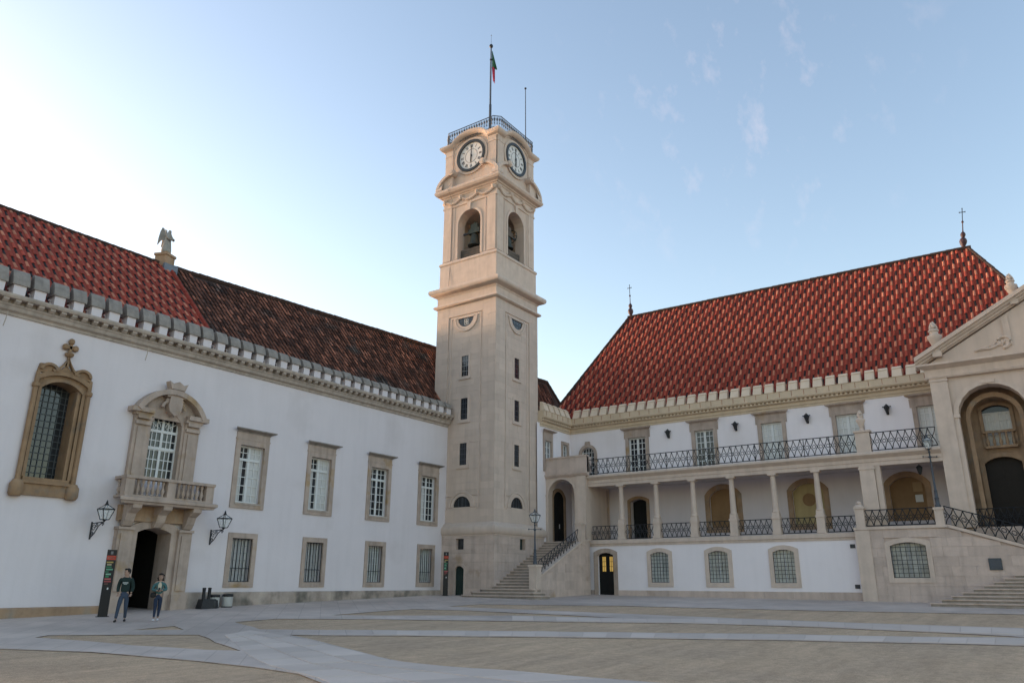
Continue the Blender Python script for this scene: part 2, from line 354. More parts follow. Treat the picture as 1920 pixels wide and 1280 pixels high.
ISL = [  # gravel islands, read off on the ground
 [(65, 1194), (90, 1190), (230, 1189), (372, 1189), (452, 1219), (380, 1217), (250, 1209), (150, 1200)],
 [(250, 1179.5), (327, 1172.5), (345, 1179.5), (300, 1180)],
 [(0, 1215), (170, 1221), (370, 1238), (480, 1250), (560, 1262), (606, 1280), (640, 1298), (620, 1420), (-500, 1420), (-500, 1195), (-200, 1204)],
 [(840, 1135.5), (900, 1132), (1170, 1135), (1370, 1140), (1540, 1144), (1920, 1151), (2150, 1156), (2150, 1184), (1920, 1176.5), (1630, 1167.5), (1385, 1158.5), (1225, 1152), (960, 1141), (880, 1138)],
 [(620, 1152.5), (700, 1146), (775, 1141), (870, 1143.5), (960, 1147.5), (1060, 1152), (1160, 1157.5), (1060, 1155.5), (960, 1153), (800, 1153)],
 [(440, 1165), (520, 1159), (700, 1160), (960, 1163.5), (1290, 1167.5), (1540, 1175), (1770, 1185), (1895, 1191.5), (1930, 1194.5), (1700, 1192.5), (1460, 1187.5), (1210, 1185), (960, 1182), (700, 1180), (487, 1179)],
 [(542, 1189), (700, 1190.5), (960, 1192.5), (1240, 1196), (1435, 1198.5), (1740, 1205), (1920, 1209.5), (2250, 1219), (2600, 1420), (2300, 1500), (1620, 1311), (1250, 1280), (1100, 1268), (960, 1256), (850, 1249), (755, 1240), (640, 1212)]]
PH = .024
isl = [[pix(*p, PH) for p in poly] for poly in ISL]
rng = random.Random(3)
def ragged(poly):
    out = []
    for i, a in enumerate(poly):
        b_ = poly[(i + 1) % len(poly)]; L_ = hypot(b_[0] - a[0], b_[1] - a[1]); n = max(1, min(14, int(L_ / 1.0)))
        for k in range(n): out.append((a[0] + (b_[0] - a[0]) * k / n + (rng.uniform(-.06, .06) if k else 0), a[1] + (b_[1] - a[1]) * k / n + (rng.uniform(-.06, .06) if k else 0)))
    return out
isl = [ragged(p) for p in isl]
def inside(p, poly):
    c = False; j = len(poly) - 1
    for i in range(len(poly)):
        if (poly[i][1] > p[1]) != (poly[j][1] > p[1]) and p[0] < (poly[j][0] - poly[i][0]) * (p[1] - poly[i][1]) / (poly[j][1] - poly[i][1]) + poly[i][0]: c = not c
        j = i
    return c
cv = []; ce = []
for poly in isl + [[(-8, -25), (60, -25), (60, 45), (-8, 45)]]:
    o_ = len(cv); cv += [Vector(p) for p in poly]; ce += [(o_ + i, o_ + (i + 1) % len(poly)) for i in range(len(poly))]
for i in range(14):
    for j in range(14): cv.append(Vector((-7 + 66 * (i + .5) / 14, -24 + 68 * (j + .5) / 14)))
rv, re, rf = delaunay_2d_cdt(cv, ce, [], 0, 1e-4)[:3]
pb = B(); keep = [f for f in rf if not any(inside(sum((rv[i] for i in f), Vector((0, 0))) / len(f), p) for p in isl)]
pb.add([(v.x, v.y, g(v.x, v.y) + PH) for v in rv], keep)
po = pb.build('paved_courtyard', paving, smooth=True); po['kind'] = 'structure'
kb = B()
for poly in isl:
    n = len(poly); kb.add([(x, y, g(x, y) + PH) for x, y in poly] + [(x, y, g(x, y) - .05) for x, y in poly], [(i, (i + 1) % n, n + (i + 1) % n, n + i) for i in range(n)])
ko = kb.build('paving_edge', soil); ko['kind'] = 'structure'
# single slabs of the three paths that show their joints
def strip(A_, B_, n, m_, seed):
    r_ = random.Random(seed)
    a_ = [Vector(pix(*p, PH)) for p in A_]; b_ = [Vector(pix(*p, PH)) for p in B_]
    def at(poly, t):
        Ls = [(poly[i + 1] - poly[i]).length for i in range(len(poly) - 1)]; s_ = t * sum(Ls)
        for i, l in enumerate(Ls):
            if s_ <= l or i == len(Ls) - 1: return poly[i].lerp(poly[i + 1], s_ / l)
            s_ -= l
    for i in range(n):
        for j in range(m_):
            t0, t1 = (i + .012) / n, (i + .988) / n; k0, k1 = (j + .025) / m_, (j + .975) / m_
            c4 = [at(a_, t0).lerp(at(b_, t0), k0), at(a_, t1).lerp(at(b_, t1), k0), at(a_, t1).lerp(at(b_, t1), k1), at(a_, t0).lerp(at(b_, t0), k1)]
            b = B(); b.tone = r_.uniform(-1, 1); h_ = .006 + r_.uniform(0, .004)
            b.add([(p.x, p.y, g(p.x, p.y) + PH + h_) for p in c4] + [(p.x, p.y, g(p.x, p.y) + PH - .02) for p in c4], [(0, 1, 2, 3), (0, 4, 5, 1), (1, 5, 6, 2), (2, 6, 7, 3), (3, 7, 4, 0)])
            b.build('slab', slabm, po)
strip([(700, 1181), (960, 1183), (1210, 1186), (1460, 1188.7), (1700, 1193.5), (1920, 1196)], [(700, 1189.5), (960, 1191.7), (1240, 1195), (1435, 1197.7), (1740, 1204), (1920, 1208)], 26, 1, 1)
strip([(960, 1154), (1170, 1159), (1385, 1160), (1630, 1168.7), (1920, 1178)], [(960, 1162.5), (1290, 1166.5), (1540, 1174), (1770, 1184), (1920, 1190)], 20, 1, 2)
strip([(470, 1181), (530, 1190), (640, 1213), (750, 1241), (850, 1250), (960, 1257.5), (1240, 1281)], [(420, 1190), (456, 1219), (470, 1232), (520, 1253), (585, 1266), (640, 1292), (760, 1312)], 12, 3, 5)

# ------------------------------------------------------------------ tiled roofs
def tile_mesh(name, mts, c, e, tones, mi=0):
    out = []
    for tn in tones:
        b = B(); b.tone = tn or .01; r0, r1_, ln = c * .31, c * .26, e + .09; K = 5
        P = lambda r, s_, n0, k: (-r * cos(pi * k / K), s_, n0 + r * .62 * sin(pi * k / K))
        b.add([P(r0, -.06, .032, k) for k in range(K + 1)] + [P(r1_, ln - .06, .008, k) for k in range(K + 1)] + [P(r0 * .78, -.06, .032, k) for k in range(K + 1)] + [P(r0 * .7, .12, .02, k) for k in range(K + 1)],
              [(k, k + 1, K + 2 + k, K + 1 + k) for k in range(K)] + [(k + 1, k, 2 * K + 2 + k, 2 * K + 3 + k) for k in range(K)] + [(2 * K + 2 + k, 3 * K + 3 + k, 3 * K + 4 + k, 2 * K + 3 + k) for k in range(K)])
        o = b.build(name, mts, None, True, fix=False); me = o.data; bpy.data.objects.remove(o); out.append(me)
    return out
def tile_roof(parent, O, ex, es, width, slope, c, e, inside_fn, classify, mts, nsingle, seed, bedmat, bed):
    r_ = random.Random(seed); ex, es = Vector(ex).normalized(), Vector(es).normalized(); nn = ex.cross(es)
    if nn.z < 0: nn = -nn
    O = Vector(O); T = []
    for j in range(int(slope / e) + 1):
        for i in range(int(width / c)):
            a, s_ = (i + .5) * c, j * e
            if inside_fn(a, s_ + e * .4): T.append((i, j, O + ex * a + es * s_))
    T.sort(key=lambda q: (q[2] - CAM).length)
    tn = [-.8, -.35, .1, .5, .9]
    ms = [tile_mesh('roof_tile', mm, c * (.68 if mm is tDark else .86 if mm is tLight else 1), e, tn) for mm in mts]
    big = [B() for _ in mts]
    for q, (i, j, P) in enumerate(T):
        k = classify(i, j, r_); v = r_.randrange(5)
        jit = Matrix.Rotation(r_.uniform(-.03, .03), 3, nn)
        X_, Y_ = jit @ ex, jit @ es; P = P + nn * r_.uniform(-.008, .008) + ex * r_.uniform(-.012, .012)
        if q < nsingle:
            o = bpy.data.objects.new('roof_tile', ms[k][v]); col.objects.link(o); o.parent = parent
            o.matrix_world = Matrix(((X_.x, Y_.x, nn.x, P.x), (X_.y, Y_.y, nn.y, P.y), (X_.z, Y_.z, nn.z, P.z), (0, 0, 0, 1)))
        else:
            me = ms[k][v]; b = big[k]; b.tone = tn[v] + r_.uniform(-.15, .15)
            b.add([tuple(P + X_ * p.co.x + Y_ * p.co.y + nn * p.co.z) for p in me.vertices], [tuple(f.vertices) for f in me.polygons])
    for b, mm in zip(big, mts):
        if b.v: o = b.build('roof_tiles', mm, parent, True, fix=False); o['kind'] = 'stuff'
    b = B(); b.add([tuple(p) for p in bed], [tuple(range(len(bed)))]); b.build('roof_bed', bedmat, parent)
def ridge_tiles(parent, A_, B_, mt, r=.15, step=.42, seed=0, name='ridge_tiles'):
    r_ = random.Random(seed); A_, B_ = Vector(A_), Vector(B_); n = int((B_ - A_).length / step); b = B()
    for i in range(n):
        p, q = A_.lerp(B_, i / n), A_.lerp(B_, (i + 1.15) / n); k = r_.uniform(.93, 1.07)
        b.tube([p, q], [r * k, r * k * .86], 8)
    return b.build(name, mt, parent)

# ================================================================== left building (chapel wing)
YL = 32.; F0 = FL(YL)
cw = thing('chapel_building', 'long white chapel wing with stone windows, capped merlons and tiled roof, left of the tower', 'building')
wx = [23.57, 28.05, 32.55, 36.95]
holes = []
for c_ in wx: holes += [(c_ - .71, c_ + .71, 5.33, 8.1), (c_ - .58, c_ + .58, 1.68, 3.67)]
MW = (13.42, 15.0, 5.5, 9.35, .35)
holes += [(MW[0], MW[1], MW[2], MW[3], MW[4], .02), (18.12, 19.6, 6.0, 8.95, .74), (18.2, 19.75, .3, 3.88, .2, .02)]
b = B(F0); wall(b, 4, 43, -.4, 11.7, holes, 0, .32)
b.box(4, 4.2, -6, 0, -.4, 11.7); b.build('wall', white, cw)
b = B(F0); b.prismd([(0, -.4), (.07, -.4), (.07, 1.2), (.03, 1.24), (0, 1.24)], 20.8, 38.4); b.build('plinth', mat('mossy_plinth_stone', (.40, .33, .28), .92, .25, 1.4, .3, 14, .2, stain=((.15, .135, .115), .8, .5)), cw)
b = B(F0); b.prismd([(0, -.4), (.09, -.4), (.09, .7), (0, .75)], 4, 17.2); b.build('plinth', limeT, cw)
b = B(F0); b.run([(-.3, 11.55), (.06, 11.55), (.08, 11.66), (.2, 11.72), (.24, 11.84), (.3, 11.9), (.3, 11.94), (.18, 11.94), (.18, 12.1), (.5, 12.12), (.54, 12.2), (.54, 12.28), (-.3, 12.28)], 4, 38.72); b.build('cornice', corn, cw)
u = 8.4
b = B(F0); b.prismd([(.17, 11.945), (.34, 11.945), (.46, 12.03), (.46, 12.118), (.17, 12.118)], -.1, .1); c0 = b.build('corbel', corn, cw)
c0.location.x = u
while u < 38.2:
    u += .43; c = c0.copy(); col.objects.link(c); c.location.x = u
b = B(F0); u = 4.5; rr = random.Random(4)
while u < 38.5:
    if rr.random() < .75: b.box(u + .26, u + .3, .08, .14, 12.28, 12.52); b.box(u + .4, u + .44, .08, .14, 12.28, 12.52); b.box(u + .2, u + .54, .07, .15, 12.52, 12.57)
    u += .755
b.build('parapet_balusters', white, cw)['kind'] = 'stuff'
proto = None; u = 4.5 + .755 * .0
k = 0
for i in range(46):
    uu = 11.79 + .755 * (i - 9)
    if uu > 38.45: break
    hh = 13.32 if uu < 20 else 13.32 - min(.2, (uu - 20) * .04)
    b = B(F0); jw = rr.uniform(-.018, .018); b.taper(uu - .2 - jw, uu + .2 + jw, .02, .46, 12.28, 12.7, 1.06); mo = b.build('merlon', white, cw)
    b = B(F0); hz_ = hh - 12.68 + rr.uniform(-.04, .03); q = .68 * (1 + rr.uniform(-.03, .03))
    pr = [(.24 + .3 * s, 12.68 + hz_ * t) for s, t in ((1, 0), (1.0, .1), (.84, .38), (.6, .68), (.32, .92), (.12, 1), (-.12, 1), (-.32, .92), (-.6, .68), (-.84, .38), (-1, .1), (-1, 0))]
    b.prismd(pr, uu - .29 - jw, uu + .29 + rr.uniform(-.02, .02)); b.build('cap', capgrey, mo)

def cap_moulding(F, parent, c_, hw, z, mt, dep=.3, name='cap'):
    b = B(F); b.run([(0, z - .16), (.06, z - .16), (.1, z - .1), (.22, z - .06), (dep, z - .02), (dep, z + .03), (0, z + .06)], c_ - hw + dep, c_ + hw - dep, 1, 1); return b.build(name, mt, parent)
for i, c_ in enumerate(wx):
    b = B(F0); surround(b, c_ - .71, c_ + .71, 5.33, 8.1, 0, .26, -.1, .07); b.box(c_ - .97, c_ + .97, 0, .06, 8.365, 8.72); b.box(c_ - 1.0, c_ + 1.0, .0, .085, 8.36, 8.43)
    wo_ = b.build('window', limeP, cw); wo_['label'] = 'tall stone-framed upper window'
    cap_moulding(F0, wo_, c_, 1.22, 8.86, capgrey)
    b = B(F0); b.box(c_ - .75, c_ + .75, -.1, .1, 5.24, 5.325); b.build('sill', corn, wo_)
    sash(F0, wo_, c_ - .71, c_ + .71, 5.33, 8.1, -.22, 2, 5, sashm, glassC if i < 2 else glass, transom=7.42)
    if i < 2:
        b = B(F0); b.box(c_ - .36, c_ - .1, -.246, -.232, 5.42, 7.36); b.box(c_ - .62, c_ - .1, -.246, -.232, 7.5, 8.0); b.build('dark_pane', glass, wo_)
    if i == 2 or i == 3:
        b = B(F0); b.box(c_ - .64, c_ - (.4 if i == 2 else .1), -.246, -.232, 5.42, 7.36); b.build('curtain', glassC, wo_)
    b = B(F0); surround(b, c_ - .58, c_ + .58, 1.68, 3.67, 0, .245, -.1, .05)
    wo_ = b.build('window', limeP, cw); wo_['label'] = 'barred stone-framed ground-floor window'
    sash(F0, wo_, c_ - .58, c_ + .58, 1.68, 3.67, -.27, 2, 6, sashg if i < 2 else sashm, glassC if i < 2 else glassG)
    grille(F0, wo_, c_ - .56, c_ + .56, 1.7, 3.65, -.06, 6, 1 if i < 2 else 0, .015)
    b = B(F0); b.box(c_ - .57, c_ + .57, -.075, -.045, 2.28, 2.31); b.build('grille_bar', iron, wo_)
# Manueline window
b = B(F0); surround(b, 13.42, 15.0, 5.5, 9.35, .35, .12, -.72, .1, False); b.ring(outline(13.12, 15.3, 5.4, 9.75, .3), outline(13.24, 15.16, 5.4, 9.6, .3), -.02, .16)
b.ring(outline(13.28, 15.1, 5.5, 9.48, .34), outline(13.4, 15.0, 5.5, 9.36, .34), -.06, .05)
b.ring(outline(13.15, 15.27, 5.4, 9.72, .3), outline(13.415, 15.005, 5.4, 9.355, .35), -.02, .03); mw = b.build('window', limeM, cw, True); mw['label'] = 'carved brown late gothic window with cross finial'
b = B(F0)
for cx in (13.55, 14.87): b.ring([(cx + .36 * cos(t * pi / 10), 9.72 + .3 * sin(t * pi / 10)) for t in range(11)], [(cx + .25 * cos(t * pi / 10), 9.72 + .2 * sin(t * pi / 10)) for t in range(11)], -.02, .2)
b.ring([(14.21 - .55 + .07 * t, 9.78 + .62 * (t / 8) ** 2) for t in range(9)], [(14.21 - .5 + .06 * t, 9.68 + .62 * (t / 8) ** 2) for t in range(9)], -.02, .18)
b.ring([(14.21 + .55 - .07 * t, 9.78 + .62 * (t / 8) ** 2) for t in range(9)], [(14.21 + .5 - .06 * t, 9.68 + .62 * (t / 8) ** 2) for t in range(9)], -.02, .18)
b.prism([(13.14, 9.6), (15.28, 9.6), (15.2, 9.95), (14.8, 10.0), (14.4, 9.85), (14.21, 10.05), (14.0, 9.85), (13.6, 10.0), (13.2, 9.95)], 0, .09)
b.build('arch_head', limeM, mw, True)
b = B(F0); b.box(14.17, 14.25, .04, .14, 10.0, 10.55); b.lathe(14.21, .09, [(.06, 10.4), (.17, 10.48), (.19, 10.55), (.08, 10.62), (.07, 10.7)], 8)
for du, dz in ((-.2, 10.82), (.2, 10.82), (0, 11.08)): b.lathe(14.21 + du, .09, [(.03, dz - .13), (.11, dz - .08), (.13, dz), (.1, dz + .09), (.03, dz + .13)], 8)
b.box(13.98, 14.44, .05, .13, 10.76, 10.88); b.box(14.16, 14.26, .05, .13, 10.7, 11.05); b.build('cross_finial', limeM, mw, True)
b = B(F0)
for s in (13.18, 15.24): b.lathe(s, .1, [(.1, 5.3), (.1, 8.95), (.15, 9.0), (.15, 9.12), (.09, 9.16), (.08, 9.6)], 8); b.lathe(s, .12, [(.2, 4.75), (.26, 4.85), (.26, 5.2), (.2, 5.28), (.16, 5.36)], 8)
b.box(13.35, 15.07, 0, .12, 4.82, 5.5); b.box(13.2, 15.2, 0, .2, 5.26, 5.36); b.build('jamb_shafts', limeM, mw, True)
b = B(F0); b.prism([(14.85, 5.5), (15.0, 5.5), (15.0, 9.2), (14.85, 9.2)], -.7, 0); b.build('reveal', limeM, mw)
sash(F0, mw, 13.4, 15.0, 5.5, 9.4, -.68, 7, 15, mat('leaded_bars', (.07, .08, .085), .6, .1), glass, .03, .05, False)
# portal with balcony and arched window
pc = 18.97
pt_ = B(F0); surround(pt_, 18.2, 19.75, .3, 3.88, .2, .32, -.9, .16, False)
for s in (-1, 1):
    c_ = pc + s * 1.38
    pt_.box(c_ - .32, c_ + .32, 0, .3, .3, 3.75); pt_.box(c_ - .2, c_ + .2, .3, .36, 1.3, 3.6); pt_.box(c_ - .38, c_ + .38, 0, .42, .3, 1.15)
    pt_.box(c_ - .36, c_ + .36, 0, .38, 3.75, 3.86)
B(F0).box(pc - 1.72, pc + 1.72, 0, .24, 4.12, 4.756).build('frieze_panel', limeT, cw)
portal = pt_.build('portal', limeP, cw); portal['label'] = 'carved stone portal under the balcony'
b = B(F0); 
for s in (-1.4, -.02, 1.4): b = B(F0); b.prismd([(.2, 3.86), (.36, 3.9), (.5, 4.1), (.6, 4.4), (.95, 4.6), (.98, 4.757), (.2, 4.757)], pc + s - .2, pc + s + .2); b.build('console', limeP, portal)
b = B(F0); b.run([(.0, 4.76), (1.0, 4.76), (1.04, 4.84), (1.12, 4.88), (1.12, 5.0), (1.05, 5.03), (0, 5.03)], pc - 1.15, pc + 1.15, 1, 1); b.build('balcony_slab', limeP, portal)
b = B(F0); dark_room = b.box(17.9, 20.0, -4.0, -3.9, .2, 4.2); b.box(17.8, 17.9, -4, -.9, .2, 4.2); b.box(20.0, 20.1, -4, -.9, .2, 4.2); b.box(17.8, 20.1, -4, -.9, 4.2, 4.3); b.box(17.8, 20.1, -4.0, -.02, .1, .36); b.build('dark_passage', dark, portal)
bal = B(F0)
for s in (-1.88, 0, 1.88): bal.box(pc + s - .19, pc + s + .19, .68, 1.0, 5.03, 5.78)
bal.box(pc - 2.1, pc + 2.1, .64, 1.05, 5.78, 5.9); bal.box(pc - 2.05, pc + 2.05, .66, 1.02, 5.031, 5.12)
for s in (-2.02, 1.78): bal.box(pc + s, pc + s + .24, 0, .68, 5.78, 5.9); bal.box(pc + s + .04, pc + s + .2, 0, .68, 5.03, 5.12)
bo = bal.build('balustrade', limeP, cw); bo['label'] = 'stone balcony balustrade over the portal'
bpf = [(.05, 5.12), (.075, 5.16), (.04, 5.2), (.085, 5.32), (.09, 5.38), (.04, 5.52), (.035, 5.6), (.07, 5.66), (.06, 5.78)]
for s in [-1.55 + .225 * i for i in range(6)] + [.32 + .225 * i for i in range(6)]:
    b = B(F0); b.lathe(pc + s + .1, .84, bpf, 8); b.build('baluster', limeP, bo, True)
for s in (-1.9, 1.9):
    for dd in (.2, .42): b = B(F0); b.lathe(pc + s, dd, bpf, 8); b.build('baluster', limeP, bo, True)
b = B(F0); surround(b, 18.12, 19.6, 6.0, 8.95, .74, .2, -.2, .12, False)
for s in (-1, 1):
    c_ = pc - .1 + s * 1.2
    b.box(c_ - .36, c_ + .36, 0, .2, 5.03, 8.6); b.box(c_ - .22, c_ + .22, .2, .27, 5.9, 8.1); b.box(c_ - .34, c_ + .34, .2, .3, 8.2, 8.35); b.box(c_ - .3, c_ + .3, .2, .36, 8.45, 8.6); b.box(c_ - .42, c_ + .42, 0, .34, 8.6, 8.72)
b.prism(outline(17.45, 20.3, 8.6, 9.75, .95), 0, .1)
bw = b.build('window', limeP, cw); bw['label'] = 'arched balcony window with curved pediment and crest'
b = B(F0); o_ = outline(17.2, 20.55, 8.72, 9.95, 1.05, 16)[1:-1]; i_ = outline(17.4, 20.35, 8.6, 9.72, .95, 16)[1:-1]; b.ring(o_, i_, 0, .5); 
for s in (-1, 1): c_ = pc - .1 + s * 1.35; b.box(c_ - .5, c_ + .5, 0, .46, 8.72, 8.92)
b.build('pediment', limeP, bw)
b = B(F0); b.prism([(18.62, 9.2), (18.68, 8.95), (18.95, 8.76), (19.22, 8.95), (19.28, 9.2), (19.24, 9.62), (18.66, 9.62)], .08, .46); b.prism([(18.5, 9.6), (19.4, 9.6), (19.3, 9.98), (18.6, 9.98)], .1, .42)
b.prism([(18.62, 9.97), (19.28, 9.97), (19.4, 10.3), (19.2, 10.2), (18.95, 10.34), (18.7, 10.2), (18.5, 10.3)], .14, .5)
for s_ in (-1, 1): b.tube([(18.95 + s_ * (.38 + .16 * cos(q * .55)), .3, 9.1 + .11 * q * .5 + .1 * sin(q * .55)) for q in range(10)], .08, 6)
b.build('crest', limeP, bw, True)
sw = sash(F0, bw, 18.12, 19.6, 6.0, 8.95, -.22, 3, 5, sashm, glass, .04, .07, transom=8.1, rows2=1)
b = B(F0); b.box(18.15, 19.57, -.24, -.17, 7.28, 7.4); b.build('transom', sashm, bw); b = B(F0)
for q in range(1, 6): a = pi * q / 6; b.tube([(18.86 + .2 * cos(a), -.2, 8.14 + .2 * sin(a)), (18.86 + .72 * cos(a), -.2, 8.14 + .74 * sin(a))], .02, 4)
b.tube([(18.86 + .42 * cos(pi * q / 8), -.2, 8.14 + .42 * sin(pi * q / 8)) for q in range(9)], .02, 4); b.build('fanlight_bars', sashm, bw)
for px_ in (11.6, 17.35): b = B(F0); b.tube([(px_, .3, 11.62), (px_ - .02, .32, 11.3), (px_ - .05, .28, 11.0)], .018, 5); b.build('drip_pipe', corn, cw)
# roofs of the left building
SX = 21.2
E0, R0 = (4, 31.95, 12.42), (4, 38.0, 18.4)
def slope_vec(a, b_): return (Vector(b_) - Vector(a))
es = slope_vec(E0, R0); SL = es.length
redroof = tile_roof(cw, E0, (1, 0, 0), es, SX - 4, SL - .1, .28, .48, lambda a, s: True, lambda i, j, r_: (2, 1, 0)[(int(SL / .48) - j - i) % 3], [tRed, tLight, tDark], 300, 1, roofbed, [(4, 31.9, 12.4), (SX, 31.9, 12.4), (SX, 38, 18.42), (4, 38, 18.42)])
RB = Vector((55.5, 34.67, 18.66)); RA = Vector((SX, 38.0, 18.4)); EA = Vector((SX, 31.95, 12.42)); EB = Vector((58, 31.95, 12.42))
# the old roof: its ridge drifts a little towards the eaves
es2 = Vector((0, (RA.y + RB.y) / 2 - 31.95, 6.1)); SL2 = es2.length
nse = 17; c2 = .262
def old_roof():
    r_ = random.Random(9); T = []; n = int((55.3 - SX) / c2)
    ms = tile_mesh('roof_tile', tOld, c2, .46, [-.8, -.5, -.2, .1, .5, 1.3]); big = B()
    for i in range(n):
        x = SX + (i + .5) * c2; t = (x - SX) / (RB.x - SX); top = RA.lerp(RB, t); e_ = Vector((x, 31.95, 12.42)); v = (top - e_); v.x = 0; ln = v.length; v.normalize(); nn = Vector((1, 0, 0)).cross(v)
        for j in range(int((ln - .15) / .46)): T.append((e_ + v * (j * .46), v.copy(), nn.copy()))
    T.sort(key=lambda q: (q[0] - CAM).length)
    tn = [-.8, -.5, -.2, .1, .5, 1.3]
    for q, (P, v, nn) in enumerate(T):
        k = r_.choice([0, 0, 1, 1, 2, 2, 3, 3, 4, 5]); R_ = Matrix.Rotation(r_.uniform(-.06, .06), 3, nn); X_, Y_ = R_ @ Vector((1, 0, 0)), R_ @ v; P = P + nn * r_.uniform(-.02, .015)
        if q < 300 and P.x < 40:
            o = bpy.data.objects.new('roof_tile', ms[k]); col.objects.link(o); o.parent = cw
            o.matrix_world = Matrix(((X_.x, Y_.x, nn.x, P.x), (X_.y, Y_.y, nn.y, P.y), (X_.z, Y_.z, nn.z, P.z), (0, 0, 0, 1)))
        else:
            big.tone = tn[k] + r_.uniform(-.2, .2); big.add([tuple(P + X_ * p.co.x + Y_ * p.co.y + nn * p.co.z) for p in ms[k].vertices], [tuple(f.vertices) for f in ms[k].polygons])
    o = big.build('roof_tiles', tOld, cw, True, fix=False); o['kind'] = 'stuff'
    b = B(); q_ = [(RA.lerp(RB, k / 20), Vector((RA.lerp(RB, k / 20).x, 31.95, 12.42))) for k in range(21)]; dn = Vector((0, 0, -.05))
    for k in range(20): b.add([q_[k][1] + dn, q_[k + 1][1] + dn, q_[k + 1][0] + dn, q_[k][0] + dn], [(0, 1, 2, 3)])
    b.add([RB, (RB.x, 31.95, 12.37), EB], [(0, 1, 2)]); b.add([RB, EB, (60.5, 40, 12.42)], [(0, 1, 2)]); b.add([RA, RB, (60.5, 40, 12.42), (SX, 44, 12.42)], [(0, 1, 2, 3)]); b.add([(4, 38, 18.4), (SX, 38, 18.4), (SX, 44, 12.42), (4, 44, 12.42)], [(0, 1, 2, 3)]); b.add([(4, 31.95, 12.4), (4, 38, 18.4), (4, 44, 12.4)], [(0, 1, 2)])
    b.build('roof_bed', roofbedO, cw)
old_roof()
ridge_tiles(cw, (4, 38, 18.42), (SX, 38, 18.42), ridgeD, .13, .45, 1); ridge_tiles(cw, RA, RB, ridgeD, .17, .45, 2); ridge_tiles(cw, RB, EB, ridgeD, .17, .45, 3, 'hip_tiles')
ridge_tiles(cw, (SX, 32, 12.47), (SX, 37.9, 18.36), roofbed, .11, .45, 5, 'verge_tiles')
b = B(); b.prismz([(SX - .5, 37.5), (SX + .3, 37.5), (SX + .3, 38.2), (SX - .5, 38.2)], 17.8, 18.35); b.build('flashing', slate, cw)
# body behind the wall so that nothing shows through
b = B(); b.box(4, 17.6, 34, 44, -.4, 12.2); b.box(17.6, 20.3, 36.5, 44, -.4, 12.2); b.box(17.6, 20.3, 34, 36.5, 4.6, 12.2); b.box(20.3, 38.5, 34, 44, -.4, 12.2); b.box(43.8, 58, 32.3, 40, -.4, 12.3); b.build('rear_wall', white, cw)
b = B(FL(32.3)); b.run([(-.1, 11.7), (.2, 11.75), (.3, 12.28), (-.1, 12.35)], 43.8, 58); b.build('rear_cornice', corn, cw)
reloc(cw, (23, 32, .4))

# ================================================================== clock tower
TX, TY, TH = 41.27, 30.68, 2.57
tw = thing('clock_tower', 'tall square beige stone clock tower with belfry and railed top in the courtyard corner', 'tower')
faces4 = [('L', lambda u, d, z: (TX - d - .05, TY - u, z)), ('R', lambda u, d, z: (TX + u, TY - d - .05, z)), ('B', lambda u, d, z: (TX + d + .05, TY + u, z)), ('K', lambda u, d, z: (TX - u, TY + d + .05, z))]
facesU = [(n_, (lambda f_: lambda u, d, z: f_(u, d - .05, z + .12))(f_)) for n_, f_ in faces4]
